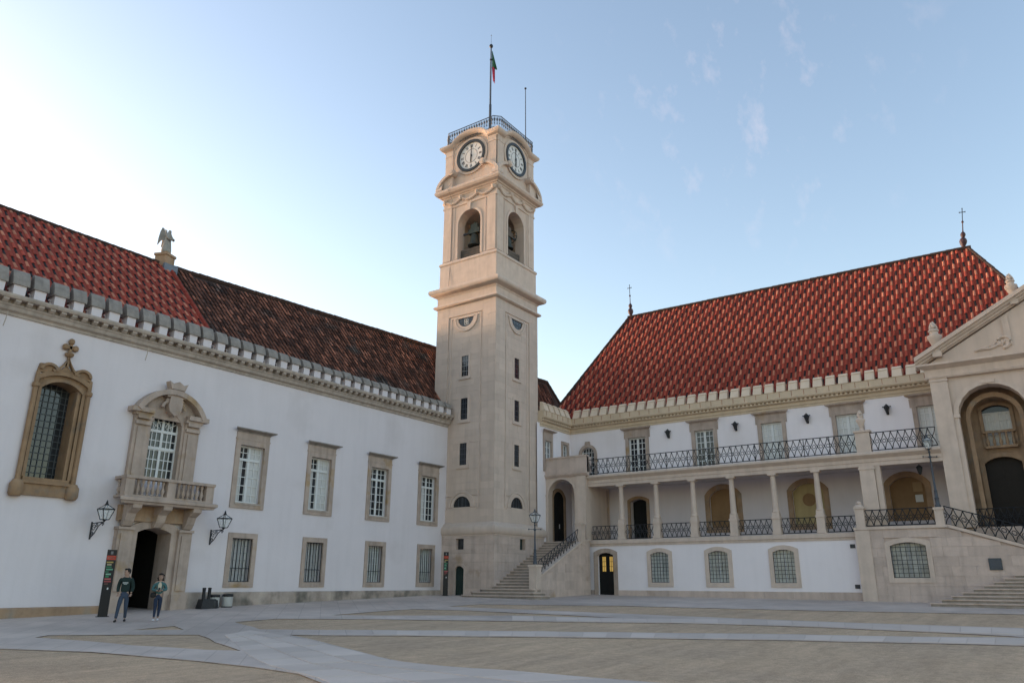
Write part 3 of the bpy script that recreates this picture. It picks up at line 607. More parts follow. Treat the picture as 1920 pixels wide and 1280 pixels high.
# here d is counted from the tower axis
tr = random.Random(11)
b = B(); b.box(TX - 2.46, TX + 2.46, TY - 2.46, TY + 2.46, .3, 21.0); b.build('core', lime, tw)
winz = [(14.9, 16.33), (11.94, 13.38), (8.94, 10.37)]
sh = B(); shpar = []
for nm, F in faces4:
    vis = nm in 'LR'
    # recessed panel and corner strips of ashlar
    ph = [(-.29, .29, a, e) for a, e in winz] if vis else []
    if vis: ph += [(-.68, .68, 18.36, 19.06), (-.68, .68, 6.27, 6.97)]
    if vis: blocks_joined(F, ashlar(-1.49, 1.49, 5.2, 20.25, .43, .95, ph, tr, .002), 2.40, 2.455, 'ashlar_panel', lime, tw, tr)
    for s in (-1, 1): blocks_joined(F, ashlar(min(s * 1.5, s * 2.56), max(s * 1.5, s * 2.56), 5.2, 20.25, .43, .9, [], tr, .002), 2.40, 2.52 if s < 0 else 2.516, 'corner_strip', lime, tw, tr)
    B(F).box(-1.5, 1.5, 2.4, 2.512, 19.3, 20.25).build('panel_head', lime, tw); B(F).box(-1.5, 1.5, 2.4, 2.512, 5.2, 6.1).build('panel_foot', lime, tw)
    if not vis: continue
    b = B(F)
    for s in (-1, 1): b.box(s * 1.28 - .05, s * 1.28 + .05, 2.45, 2.49, 6.2, 19.12)
    b.box(-1.33, 1.33, 2.45, 2.49, 19.12, 19.22); b.box(-1.15, 1.15, 2.45, 2.52, 6.1, 6.2)
    b.build('panel_moulding', limeS, tw)
    b = B(F)
    def half(r, zc, sg, n=16): return [(r * cos(pi * k / n), zc + sg * r * sin(pi * k / n)) for k in range(n + 1)]
    b.ring(half(1.02, 19.1, -1), half(.88, 19.1, -1), 2.44, 2.53); b.ring(half(.86, 19.1, -1), half(.69, 19.1, -1), 2.44, 2.505); b.box(-1.02, 1.02, 2.44, 2.505, 19.06, 19.13); b.build('lunette_frame', limeS, tw, True); b = B(F)
    b.ring(half(1.05, 6.25, 1), half(.92, 6.25, 1), 2.44, 2.53); b.ring(half(.9, 6.25, 1), half(.7, 6.25, 1), 2.44, 2.505); b.box(-.7, .7, 2.42, 2.51, 6.2, 6.26)
    b.build('lunette_frame', limeS, tw, True)
    for zc, sg in ((19.06, -1), (6.27, 1)):
        b = B(F); b.prism(half(.7, zc, sg), 2.425, 2.43); lo = b.build('lunette_window', glass, tw)
        b = B(F)
        if sg < 0:
            for u in (-.35, -.05, .3): b.box(u - .015, u + .015, 2.43, 2.445, 18.45, 19.04)
            b.box(-.55, .6, 2.43, 2.445, 18.73, 18.76)
            if nm == 'L': b.m = 1; b.box(-.12, .16, 2.431, 2.452, 18.55, 18.58); b.box(-.12, .16, 2.431, 2.452, 18.95, 18.98); [b.box(u - .02, u + .02, 2.431, 2.452, 18.55, 18.98) for u in (-.12, .02, .16)]; b.box(-.12, .16, 2.431, 2.452, 18.75, 18.78)
        else:
            for u in (-.3, 0, .3): b.box(u - .015, u + .015, 2.43, 2.445, 6.28, 6.85)
        b.build('lunette_bars', [ironB, sashm], lo)
    for k, (a, e) in enumerate(winz):
        b = B(F); surround(b, -.29, .29, a, e, 0, .17, 2.43, 2.485); b.box(-.52, .52, 2.43, 2.53, a - .22, a - .14)
        wo_ = b.build('window', limeS, tw); wo_['label'] = 'narrow dark shaft window'
        b = B(F); b.box(-.3, .3, 2.424, 2.43, a, e); b.build('glass', glass, wo_)
        b = B(F)
        for q in range(5): b.box(-.29, .29, 2.43, 2.44, a + (e - a) * q / 4 - .012, a + (e - a) * q / 4 + .012)
        for u in (-.1, .1): b.box(u - .012, u + .012, 2.43, 2.44, a, e)
        b.build('bars', sashg if (nm == 'L' and k == 0) else ironB, wo_)
# base storey in single blocks
for nm, F in faces4[:2]:
    hol = [(-.17, .45, 3.65, 4.3), (-.21, .52, .5, 2.66)] if nm == 'L' else [(-.03, .57, 3.67, 4.34)]
    blocks_parts(F, ashlar(-2.81, 2.81, .3, 4.45, .52, 1.15, hol, tr, .003), 2.45, 2.765 if nm == 'L' else 2.761, limeG, tw, tr)
    b = B(F)
    for h in hol: b.box(h[0], h[1], 2.5, 2.52, h[2], h[3])
    b.build('small_window', doorg if nm == 'R' else glass, tw)
    if nm == 'L':
        b = B(F); b.prism(outline(-.21, .52, .5, 2.66, .2), 2.55, 2.62); dr = b.build('door', doorg, tw); dr['label'] = 'small dark green door at the tower foot'
        b = B(F); [b.box(-.21 + .12 * q, -.205 + .12 * q, 2.62, 2.628, .6, 2.5) for q in range(1, 6)]; b.lathe(.42, 2.65, [(.02, 1.6), (.03, 1.63), (.02, 1.66)], 6); b.build('door_boards', doorm, dr)
        b = B(F); surround(b, -.21, .52, .5, 2.66, .2, .17, 2.65, 2.8, False); b.build('door_frame', limeG, dr)
b = B(); b.sweep([(.2, 4.42), (.28, 4.45), (.28, 4.52), (.36, 4.58), (.4, 4.7), (.41, 4.82), (.38, 4.96), (.3, 5.05), (.22, 5.1), (.2, 5.16), (.08, 5.24), (0, 5.3)], TX, TY, TH - .02); b.build('base_torus', lime, tw, True)
# mouldings between the storeys
b = B(); b.sweep([(-.1, 20.04), (.05, 20.06), (.16, 20.1), (.22, 20.18), (.18, 20.28), (.05, 20.34), (0, 20.38), (0, 20.86), (.05, 20.9), (.08, 20.98), (.2, 21.03), (.36, 21.09), (.45, 21.17), (.49, 21.26), (.49, 21.38), (.46, 21.46), (.38, 21.5), (-.2, 21.62)], TX, TY, TH); b.build('lower_cornice', limeS, tw, True)
b = B(); b.sweep([(0, 21.55), (0, 23.36), (.04, 23.38), (.07, 23.44), (.07, 23.5), (.03, 23.58), (-.02, 23.63), (-.2, 23.72)], TX, TY, 2.5); b.build('belfry_pedestal', limeS, tw)
BH = 2.385
for k_, (nm, F) in enumerate(facesU):
    b = B(F); o_ = outline(-1.02, 1.02, 23.55, 27.28, 1.02, 16)
    wall(b, -BH, BH, 23.5, 27.85, [(-1.02, 1.02, 23.55, 27.28, 1.02, .75)] if k_ < 2 else [], BH - .002 * (k_ % 2)); b.build('belfry_wall', lime, tw)
    b = B(F); b.f = F; wall(b, -1.64, 1.64, 23.5, 27.85, [(-1.02, 1.02, 23.55, 27.28, 1.02, .01)] if k_ < 2 else [], BH - .75); b.build('belfry_inner_wall', lime, tw)
    b = B(F); surround(b, -1.02, 1.02, 23.62, 27.28, 1.02, .17, BH - .03, BH + .05, False); b.prism([(-.12, 27.2), (.12, 27.2), (.17, 27.8), (-.17, 27.8)], BH, BH + .13)
    for s in (-1, 1): b.box(s * 1.98 - .36, s * 1.98 + .36, BH - .01, BH + .05, 23.6, 27.8); b.box(s * 1.42 - .04, s * 1.42 + .04, BH - .01, BH + .03, 23.6, 27.8)
    b.build('arch_frame', limeS, tw)
    b = B(F); [b.box(-1.01, 1.01, 1.98, 2.04, 23.6 + .2 * q, 23.78 + .2 * q) for q in range(4)]; b.build('plank_parapet', wood, tw)
    # frieze with garland
    b = B(F); gr_ = random.Random(20 + k_)
    for q in range(44):
        u = -2.2 + 4.4 * q / 43; ph_ = abs(math.sin(pi * (u + 2.2) / 1.467)); z = 28.42 - .3 * ph_
        b.lathe(u + gr_.uniform(-.03, .03), BH + .07, [(.03, z - .13), (.1 + gr_.uniform(0, .03), z - .05), (.11, z + .03), (.03, z + .12)], 6)
    for u in (-2.2, -.733, .733, 2.2): b.lathe(u, BH + .1, [(.05, 28.25), (.17, 28.35), (.19, 28.5), (.05, 28.62)], 8)
    b.build('garland', limeS, tw, True)['kind'] = 'stuff'
b = B(); b.box(TX - 1.66, TX + 1.66, TY - 1.66, TY + 1.66, 27.5, 27.96); b.build('belfry_ceiling', lime, tw); b = B(); b.box(TX - 1.66, TX + 1.66, TY - 1.66, TY + 1.66, 23.4, 23.66); b.build('belfry_floor', lime, tw)
b = B(); b.sweep([(-.1, 27.9), (.06, 27.92), (.08, 28.02), (.03, 28.06), (.03, 28.7), (.08, 28.74), (.12, 28.82), (.2, 28.86), (.24, 28.94), (.32, 28.97), (.45, 29.02), (.51, 29.1), (.55, 29.16), (.56, 29.28), (.51, 29.36), (.45, 29.4), (-.1, 29.64)], TX, TY, BH); b.build('upper_cornice', limeS, tw)
AH = 2.385
def hood(u): 
    t = abs(u) / 1.62
    return 0 if t >= 1 else .66 * (1 - t ** 2.2) ** .75
US = [-1.62 + 3.24 * i / 24 for i in range(25)]
for k_, (nm, F) in enumerate(facesU):
    b = B(F); b.prism([(-AH, 29.4), (AH, 29.5), (AH, 32.7)] + [(u, 32.7 + hood(u)) for u in reversed(US)] + [(-AH, 32.7)], AH - .5, AH - .003 * (k_ % 2)); b.build('attic_wall', lime, tw)
    for s in (-1, 1): b = B(F); b.box(s * 1.98 - .36, s * 1.98 + .36, AH - .01, AH + .06, 29.4, 32.2); b.box(s * 1.98 - .39, s * 1.98 + .39, AH - .01, AH + .085, 32.2, 32.3); b.box(s * 1.98 - .36, s * 1.98 + .36, AH - .01, AH + .06, 32.3, 32.6); b.build('attic_pilaster', limeS, tw)
    # top cornice following the hood over the clock
    prof = [(0, -.15), (.06, -.12), (.08, -.02), (.16, .02), (.26, .08), (.34, .18), (.37, .26), (.37, .36), (.3, .4), (-.4, .46)]
    us = [None] + US + [None]; vs_ = []
    for dd, dz in prof:
        for i, u in enumerate(us):
            uu = (-(AH + dd) if i == 0 else AH + dd) if u is None else u
            vs_.append((uu, AH + dd, 32.7 + dz + (0 if u is None else hood(u))))
    n = len(us); b = B(F); b.add(vs_, [(i * n + k, i * n + k + 1, (i + 1) * n + k + 1, (i + 1) * n + k) for i in range(len(prof) - 1) for k in range(n - 1)]); b.build('top_cornice', limeS, tw, True)
    # broken curved pediment with scrolls
    for s in (-1, 1):
        b = B(F); o_ = []; i_ = []
        for q in range(13):
            t = q / 12; a = t * 1.35
            o_.append((s * (2.9 - 1.42 * (1 - cos(a)) / (1 - cos(1.35))), 29.3 + 1.3 * sin(a))); i_.append((s * (2.7 - 1.22 * (1 - cos(a)) / (1 - cos(1.35))), 29.2 + 1.2 * sin(a)))
        b.ring(o_, i_, AH - .1, AH + .5); b.prism(i_ + [(s * 1.48, 29.3)], AH - .1, AH + .28)
        c0 = (s * 1.42, 30.52); b.prism([(c0[0] + .24 * cos(2 * pi * q / 14), c0[1] + .24 * sin(2 * pi * q / 14)) for q in range(14)], AH, AH + .54)
        b.prism([(c0[0] + .12 * cos(2 * pi * q / 10), c0[1] + .12 * sin(2 * pi * q / 10)) for q in range(10)], AH, AH + .58)
        b.build('scroll_pediment', limeS, tw)
    if nm not in 'LR': continue
    # clock
    cz = 31.62; off = -.1 if nm == 'R' else .08
    C_ = lambda r, n=40: [(off + r * cos(2 * pi * q / n), cz + r * sin(2 * pi * q / n)) for q in range(n)]
    b = B(F); b.ring(C_(1.5), C_(1.28), AH - .05, AH + .1, True); b.build('clock_surround', limeS, tw, True)
    b = B(F); b.prism(C_(1.12), AH - .02, AH + .06); ck = b.build('clock_face', mat('clock_white', (.66, .65, .63), .5, .03, 2), tw); ck['label'] = 'round white clock dial with dark rim reading six'
    b = B(F); b.ring(C_(1.3), C_(1.09), AH, AH + .16, True); b.build('rim', mat('clock_rim', (.03, .034, .036), .4, .1), ck, True)
    b = B(F); b.ring(C_(.56), C_(.535), AH + .06, AH + .068, True)
    nums = ['XII', 'I', 'II', 'III', 'IIII', 'V', 'VI', 'VII', 'VIII', 'IX', 'X', 'XI']; wN = {'I': .055, 'V': .13, 'X': .13}
    for h_ in range(12):
        th = h_ * pi / 6; s_ = nums[h_]; tot = sum(wN[c] for c in s_); x = -tot / 2
        def P(x, y): return (off + sin(th) * (.83 + y) + cos(th) * x, cz + cos(th) * (.83 + y) - sin(th) * x)
        def stroke(x0, y0, x1, y1, w_):
            dx, dy = x1 - x0, y1 - y0; l = hypot(dx, dy); nx, ny = -dy / l * w_, dx / l * w_
            b.prism([P(x0 + nx, y0 + ny), P(x1 + nx, y1 + ny), P(x1 - nx, y1 - ny), P(x0 - nx, y0 - ny)], AH + .06, AH + .068)
        for c in s_:
            q = wN[c]; m_ = x + q / 2
            if c == 'I': stroke(m_, -.12, m_, .12, .017)
            elif c == 'V': stroke(m_ - .045, .12, m_, -.12, .018); stroke(m_ + .045, .12, m_, -.12, .01)
            else: stroke(m_ - .045, .12, m_ + .045, -.12, .018); stroke(m_ + .045, .12, m_ - .045, -.12, .01)
            x += q
    b.build('numerals', mat('clock_black', (.03, .03, .035), .5, .05), ck)
    b = B(F)
    b.prism([(off - .035, cz - .2), (off + .035, cz - .2), (off + .03, cz + .75), (off, cz + .95), (off - .03, cz + .75)], AH + .085, AH + .1)
    b.prism([(off - .05, cz + .15), (off + .05, cz + .15), (off + .06, cz - .45), (off, cz - .66), (off - .06, cz - .45)], AH + .105, AH + .12)
    b.lathe(off, AH + .08, [(.07, cz - .07), (.07, cz + .07)], 8); b.build('hands', MATS['clock_black'], ck)
b = B(); b.box(TX - 2.3, TX + 2.3, TY - 2.3, TY + 2.3, 32.6, 33.2); b.build('terrace', lime, tw)
# iron railing round the top, chamfered corners
RH, CH = 2.52, .42
pts = [(-RH, -RH + CH), (-RH + CH, -RH), (RH - CH, -RH), (RH, -RH + CH), (RH, RH - CH), (RH - CH, RH), (-RH + CH, RH), (-RH, RH - CH)]
for i in range(8):
    a, e = Vector((TX + pts[i][0], TY + pts[i][1], 0)), Vector((TX + pts[(i + 1) % 8][0], TY + pts[(i + 1) % 8][1], 0)); b = B(); n = max(2, round((e - a).length / .235))
    for z in (33.3, 33.42, 34.36): b.tube([a + Vector((0, 0, z)), e + Vector((0, 0, z))], .022 if z < 34 else .03, 5)
    for q in range(n + 1):
        p = a.lerp(e, q / n); b.tube([p + Vector((0, 0, 33.2)), p + Vector((0, 0, 34.36))], .016, 4)
        if q < n:
            p = a.lerp(e, (q + .5) / n)
            b.lathe(p.x, p.y, [(.012, 33.42), (.014, 33.62), (.05, 33.74), (.02, 33.86), (.055, 34.0), (.075, 34.1), (.03, 34.2), (.012, 34.34)], 6)
    b.build('railing', ironB, tw)
b = B(faces4[0][1]); b.tube([(-1.55, 2.5, 33.4), (-1.56, 2.52, 30.0), (-1.6, 3.0, 29.3), (-1.58, 2.44, 28.6), (-1.58, 2.42, 23.8), (-1.6, 2.52, 21.7)], .014, 4); b.build('lightning_cable', ironB, tw)
reloc(tw, (TX, TY, .9))
# bells
def bell(name, x, y, z, r, label, wheel=False, rot=0):
    t = thing(name, label, 'bell', (x, y, z), 'bells in the belfry arches')
    b = B(); b.lathe(0, 0, [(r, 0), (r * .97, .05), (r * .8, .18), (r * .66, .42), (r * .58, .7), (r * .5, .88), (r * .3, .97), (.05, 1.0)], 20); b.build('bell_body', bronze, t, True)
    b = B(); b.box(-.16, .16, -.5, .5, 1.0, 1.34); b.box(-.12, .12, -.3, .3, 1.34, 1.75); b.lathe(0, 0, [(.08, 1.75), (.12, 1.85), (.04, 1.95)], 8); o = b.build('headstock', bronze if not wheel else wood, t); 
    b = B(); b.box(-.06, .06, -1.05, -.5, 1.08, 1.2); b.box(-.06, .06, .5, 1.05, 1.08, 1.2); b.build('axle', ironB, t)
    b = B(); b.lathe(0, 0, [(.03, .55), (.03, 0), (.08, -.05), (.08, -.14), (.03, -.2)], 8); b.build('clapper', ironB, t)
    if wheel:
        b = B(); b.tube([(.5 * cos(q * pi / 10), -.48, 1.14 + .5 * sin(q * pi / 10)) for q in range(21)], .035, 6)
        for q in range(4): a = q * pi / 4; b.tube([(.5 * cos(a), -.48, 1.14 + .5 * sin(a)), (-.5 * cos(a), -.48, 1.14 - .5 * sin(a))], .025, 5)
        b.build('wheel', bronze, t)
    for s in (-1, 1): pass
    t.rotation_euler.z = rot
bell('church_bell', TX - 1.7, TY + .02, 24.75, .5, 'bronze bell with tall headstock hanging in the left belfry arch')
bell('church_bell', TX - .05, TY - 1.7, 24.7, .46, 'bronze bell with ringing wheel in the right belfry arch', True, pi / 2)
# flagpoles and flag
p1 = thing('flagpole', 'tall dark flagpole carrying the flag at the middle of the tower top', 'flagpole', (TX, TY + .05, 33.15), 'poles on the tower top')
b = B(); b.lathe(0, 0, [(.13, 0), (.13, 1.2), (.1, 1.25), (.1, 4.4), (.07, 4.5), (.055, 9.75)], 10); b.build('pole', ironB, p1, True)
b = B(); b.lathe(0, 0, [(.03, 9.75), (.12, 9.84), (.16, 9.95), (.12, 10.07), (.02, 10.15), (.012, 10.2), (.01, 10.95), (.04, 11.0), (.01, 11.06)], 10); b.build('finial', iron, p1, True)
b = B(); b.lathe(0, 0, [(.06, 8.6), (.1, 8.62), (.1, 8.7), (.06, 8.72)], 8); b.tube([(-.16, .02, 1.0), (-.09, .02, 8.7)], .008, 4); b.build('halyard', iron, p1)
p2 = thing('flagpole', 'thin bare pole without a flag at the right edge of the tower top', 'flagpole', (43.3, 28.75, 33.1), 'poles on the tower top')
b = B(); b.lathe(0, 0, [(.06, 0), (.06, 1.6), (.04, 1.65), (.03, 6.3)], 8); b.build('pole', ironB, p2, True); b = B(); b.lathe(0, 0, [(.03, 6.3), (.09, 6.36), (.09, 6.43), (.02, 6.48)], 8); b.build('finial', iron, p2, True)
def flag():
    t = thing('flag', 'limp green and red flag hanging from the tall flagpole', 'flag', (TX, TY + .05, 40.0))
    cr = Vector((.6, -.8, 0)); cf = Vector((.8, .6, 0))   # hangs along the wind direction, folds across it
    def strip_(name, z0, z1, w0, w1, s0, s1, mt, amp):
        b = B(); n = 12; mrow = 10; vs_ = []
        for j in range(mrow + 1):
            t_ = j / mrow; z = z0 + (z1 - z0) * t_; wd = w0 + (w1 - w0) * t_; sh_ = s0 + (s1 - s0) * t_
            for i in range(n + 1):
                k = i / n; p = cr * (sh_ + wd * k) + cf * (amp * sin(k * 9 + t_ * 1.5) * (.3 + wd)); vs_.append((p.x, p.y, z + .1 * sin(k * 5) * t_))
        b.add(vs_, [(j * (n + 1) + i, j * (n + 1) + i + 1, (j + 1) * (n + 1) + i + 1, (j + 1) * (n + 1) + i) for j in range(mrow) for i in range(n)]); o = b.build(name, mt, t, True)
        sol = o.modifiers.new('s', 'SOLIDIFY'); sol.thickness = .012
    strip_('green_field', 2.62, .95, .05, .42, .07, .09, mat('flag_green', (.03, .12, .06), .8, .1), .1)
    strip_('red_field', 1.1, -.35, .26, .14, .07, .2, mat('flag_red', (.45, .03, .07), .8, .1), .09)
flag()

# ================================================================== right building (palace gallery)
XB, XU = 45., 48.
pb_ = thing('palace_building', 'white two-storey palace wing with columned gallery, iron balcony and steep red tiled roof', 'building')
G0, GU = FR(XB), FR(XU)
pr = random.Random(21)
# upper wall and loggia back wall
UW = [22.62, 17.77, 13.36, 8.88, 4.5]
uh = [(-y - .64, -y + .64, 8.5, 11.34) for y in UW] + [(-27.05, -26.0, 8.5, 11.0, .52)]
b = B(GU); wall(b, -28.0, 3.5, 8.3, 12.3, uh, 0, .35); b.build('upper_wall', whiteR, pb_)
NI = [16.84, 11.63, 6.25]
lh = [(-23.34, -22.14, 4.2, 7.12, .18, .5)] + [(-y - .9, -y + .9, 5.05, 7.45, .5, .22) for y in NI]
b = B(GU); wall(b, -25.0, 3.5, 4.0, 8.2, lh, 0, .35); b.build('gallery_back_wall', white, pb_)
b = B(FL(25.0)); b.box(45.0, 48.0, -.1, 0, 4.1, 8.2); b.build('gallery_end_wall', white, pb_)
b = B(FL(25.0)); b.box(45.75, 46.7, 0, .03, 4.5, 7.35); b.build('pale_shutter', mat('pale_shutter', (.46, .47, .44), .7, .08), pb_)
b = B(FL(25.0)); surround(b, 45.7, 46.75, 4.45, 7.4, 0, .16, 0, .08); b.box(47.5, 47.75, 0, .12, 4.2, 7.8); b.build('shutter_frame', limeP, pb_)
b = B(); b.box(45.3, 48, 4.02, 25.0, 7.92, 8.15); b.build('gallery_ceiling', white, pb_)
b = B(); b.box(45.02, 48, 4.02, 25.0, 3.6, 4.18); b.build('gallery_floor', limeG, pb_)
# short return wall beside the tower
F28 = FL(28.0)
b = B(F28); wall(b, 43.5, 48.02, 3.5, 12.3, [(44.45, 45.3, 9.0, 11.16), (46.9, 47.55, 9.0, 11.22)], 0, .3); b.build('return_wall', whiteR, pb_)
for (a, e, zt, cp) in ((44.45, 45.3, 11.16, 1), (46.9, 47.55, 11.22, 0)):
    b = B(F28); surround(b, a, e, 9.0, zt, 0, .2, -.05, .07, False); 
    if cp: b.box(a - .2, e + .2, 0, .07, zt + .2, zt + .55)
    wo_ = b.build('window', limeP, pb_)
    if cp: cap_moulding(F28, wo_, (a + e) / 2, .85, zt + .7, limeP)
    sash(F28, wo_, a, e, 9.0, zt, -.12, 2 if cp else 1, 5, sashm, glass, .04, .07)
for i, y in enumerate(UW):
    b = B(GU); surround(b, -y - .64, -y + .64, 8.5, 11.34, 0, .24, -.06, .07, False); b.box(-y - .88, -y + .88, 0, .06, 11.585, 11.86); b.box(-y - .98, -y - .86, 0, .05, 11.3, 11.8); b.box(-y + .86, -y + .98, 0, .05, 11.3, 11.8)
    wo_ = b.build('window', limeP, pb_); wo_['label'] = 'tall white french window with stone hood'
    cap_moulding(GU, wo_, -y, 1.16, 11.99, limeP, .26)
    sash(GU, wo_, -y - .64, -y + .64, 8.55, 11.34, -.14, 2, 7, sashm, [glass, glass, glassC, glassC, glassC][i], .045, .1)
    if i == 2: b = B(GU); b.box(-y - .5, -y - .12, -.166, -.157, 8.7, 10.45); b.box(-y + .12, -y + .5, -.166, -.157, 8.7, 10.45); b.build('dark_pane', glass, wo_)
b = B(GU); surround(b, -27.05, -26.0, 8.5, 11.0, .52, .22, -.06, .09, False); b.prism([(-26.75, 11.2), (-26.3, 11.2), (-26.35, 11.42), (-26.7, 11.42)], 0, .1)
wo_ = b.build('window', limeP, pb_); sash(GU, wo_, -27.05, -26.0, 8.5, 11.0, -.16, 4, 7, sashm, glass, .04, .07, False)
# cornice, parapet panels and merlons, both walls
cprof = [(-.3, 12.08), (.04, 12.08), (.06, 12.2), (.12, 12.24), (.12, 12.42), (.3, 12.46), (.32, 12.5), (.16, 12.52), (.16, 12.6), (.34, 12.62), (.4, 12.68), (.42, 12.74), (.34, 12.78), (.34, 13.12), (.38, 13.16), (-.3, 13.16)]
b = B(GU); b.run(cprof, -28.0, 3.5, -1, 0); b.build('cornice', cream, pb_)
b = B(F28); b.run(cprof, 43.85, 48.0, 0, -1); b.build('cornice', cream, pb_)
b = B(GU); u = -27.5
while u < 3.4: b.box(u, u + .13, .12, .29, 12.5, 12.6); u += .26
u = -27.6; b.f = F28
u = 43.9
while u < 47.6: b.box(u, u + .13, .12, .29, 12.5, 12.6); u += .26
b.build('dentil_row', cream, pb_)['kind'] = 'stuff'
b = B(GU); u = -27.4
while u < 3.4: b.box(u, u + .02, .335, .352, 12.8, 13.12); u += .74
b.f = F28; u = 44.2
while u < 47.6: b.box(u, u + .02, .335, .352, 12.8, 13.12); u += .74
b.build('panel_joints', MATS['clay_channel'], pb_)['kind'] = 'stuff'
def merlon_r(F, u): 
    b = B(F); k = pr.uniform(-.012, .012)
    b.add([(u - .27, .36, 13.16), (u + .27, .36, 13.16), (u + .27, -.1, 13.16), (u - .27, -.1, 13.16), (u - .25, .16 + k, 13.68), (u + .25, .16 + k, 13.68), (u + .25, -.1, 13.68), (u - .25, -.1, 13.68), (u - .25, .06, 13.82), (u + .25, .06, 13.82), (u + .25, -.1, 13.82), (u - .25, -.1, 13.82)],
          [(3, 2, 1, 0), (0, 1, 5, 4), (1, 2, 6, 5), (2, 3, 7, 6), (3, 0, 4, 7), (4, 5, 9, 8), (5, 6, 10, 9), (6, 7, 11, 10), (7, 4, 8, 11), (8, 9, 10, 11)])
    b.box(u - .262, u + .262, -.11, .2 + k, 13.66, 13.7); b.build('merlon', creamL, pb_)
u = -27.3
while u < 3.3: merlon_r(GU, u); u += .74
for u in (44.3, 45.04, 45.78, 46.52, 47.26): merlon_r(F28, u)
# steep hipped roof
ex0, zr0 = 48.12, 13.0; RX = 53.7; RYL, RYR, RZ = 25.5, 1.33, 22.42
es = Vector((RX - ex0, 0, RZ - zr0)); SLr = es.length; YC, YR_ = 30.4, -3.5
def rin(a, s):
    y = YC - a; t = s / SLr; return (YR_ + (RYR - YR_) * t + .1) < y < (YC + (RYL - YC) * t - .1) and s < SLr - .15
tile_roof(pb_, (ex0, YC, zr0), (0, -1, 0), es, YC - YR_, SLr, .28, .48, rin, lambda i, j, r_: (2, 1, 0)[(int(SLr / .48) - j + i) % 3], [tRed, tLight, tDark], 300, 2, roofbed, [(ex0, YC, zr0), (ex0, YR_, zr0), (RX, RYR, RZ), (RX, RYL, RZ)])
b = B(); bx = 2 * RX - ex0
b.add([(ex0, YC, zr0), (RX, RYL, RZ), (bx, YC, zr0)], [(0, 1, 2)]); b.add([(ex0, YR_, zr0), (RX, RYR, RZ), (bx, YR_, zr0)], [(0, 2, 1)]); b.add([(bx, YC, zr0), (RX, RYL, RZ), (RX, RYR, RZ), (bx, YR_, zr0)], [(0, 1, 2, 3)]); b.build('roof_rear', roofbed, pb_)
ridge_tiles(pb_, (RX, RYL + .1, RZ + .02), (RX, RYR - .1, RZ + .02), ridgeD, .14, .45, 4); ridge_tiles(pb_, (ex0, YC, zr0), (RX, RYL, RZ), ridgeD, .12, .45, 6, 'hip_tiles'); ridge_tiles(pb_, (ex0, YR_, zr0), (RX, RYR, RZ), ridgeD, .12, .45, 7, 'hip_tiles')
b = B(); b.box(48.7, bx - .4, YR_ + .4, 27.9, .4, 13.0); b.box(48.7, bx - .4, 27.91, YC, .4, 12.9); b.build('rear_body', whiteR, pb_)
for i, (y, lb) in enumerate(((RYL - .15, 'thin iron cross finial on the left end of the red roof ridge'), (RYR + .25, 'thin iron cross finial on the right end of the red roof ridge'))):
    t = thing('roof_finial', lb, 'finial', (RX, y, RZ + .05), 'cross finials on the palace roof')
    b = B(); b.lathe(0, 0, [(.1, 0), (.11, .1), (.2, .3), (.23, .46), (.18, .62), (.09, .7), (.13, .8), (.16, .92), (.12, 1.04), (.05, 1.12), (.035, 1.2), (.03, 1.72), (.085, 1.8), (.03, 1.9)], 12); b.build('baluster_base', mat('dark_red_metal', (.07, .035, .04), .5, .15), t, True)
    b = B(); b.tube([(0, 0, 1.85), (.02 * i, 0, 2.75)], .026, 5); b.tube([(0, -.16, 2.5), (0, .16, 2.5)], .026, 5)
    for p in ((0, -.16, 2.5), (0, .16, 2.5), (0, 0, 2.75)): b.lathe(p[0], p[1], [(.01, p[2] - .05), (.045, p[2]), (.01, p[2] + .05)], 6)
    b.build('cross', iron, t)
    if i: t.rotation_euler = (radians(7), 0, 0)
# gallery: floor band, pedestals, columns, entablature, balcony
b = B(G0); b.run([(-.1, 3.95), (.04, 3.95), (.06, 4.06), (.12, 4.1), (.12, 4.3), (.05, 4.34), (-.3, 4.34)], -25.1, -8.5); b.build('floor_band', limeS, pb_)
b = B(G0); b.run([(-.5, 7.78), (.02, 7.78), (.02, 7.98), (.06, 8.0), (.06, 8.18), (.12, 8.22), (.22, 8.3), (.3, 8.36), (.3, 8.46), (.24, 8.52), (-2.99, 8.53), (-2.99, 8.2), (-.5, 8.2)], -25.0, -4.01); b.build('balcony_slab', limeS, pb_)
colys = [22.6, 20.15, 17.7, 15.27, 12.8, 10.38]
for y in colys:
    b = B(G0); b.box(-y - .25, -y + .25, -.42, .08, 4.34, 4.5); b.box(-y - .215, -y + .215, -.38, .045, 4.5, 5.2); b.box(-y - .25, -y + .25, -.42, .08, 5.2, 5.32); b.taper(-y - .21, -y + .21, -.38, .04, 5.32, 5.58, .9)
    co_ = b.build('column', limeS, pb_)
    b = B(G0); b.lathe(-y, -.17, [(.22, 5.56), (.23, 5.62), (.185, 5.68), (.18, 5.72), (.165, 6.6), (.14, 7.5), (.15, 7.53), (.15, 7.57), (.14, 7.58), (.14, 7.62), (.21, 7.68)], 14); b.box(-y - .24, -y + .24, -.4, .06, 7.68, 7.78); b.build('shaft', limeS, co_, True)
pr_ = [25.0] + colys + [8.4]
for i in range(7):
    a, e = pr_[i] - (.3 if i else .25), pr_[i + 1] + (.28 if i < 6 else .1)
    b = lattice(B(FR(XB + .16)), (-a, 4.38), (-e, 4.38), .86, .3, .02); b.build('gallery_railing', iron, pb_)
b = lattice(B(FR(XB - .14)), (-24.8, 8.56), (-8.0, 8.56), 1.02, .37, .022)
for y in [24.8 - 1.4 * q for q in range(13)]: b.tube([(-y, 0, 8.5), (-y, 0, 9.58)], .022, 4)
b.build('balcony_railing', iron, pb_)
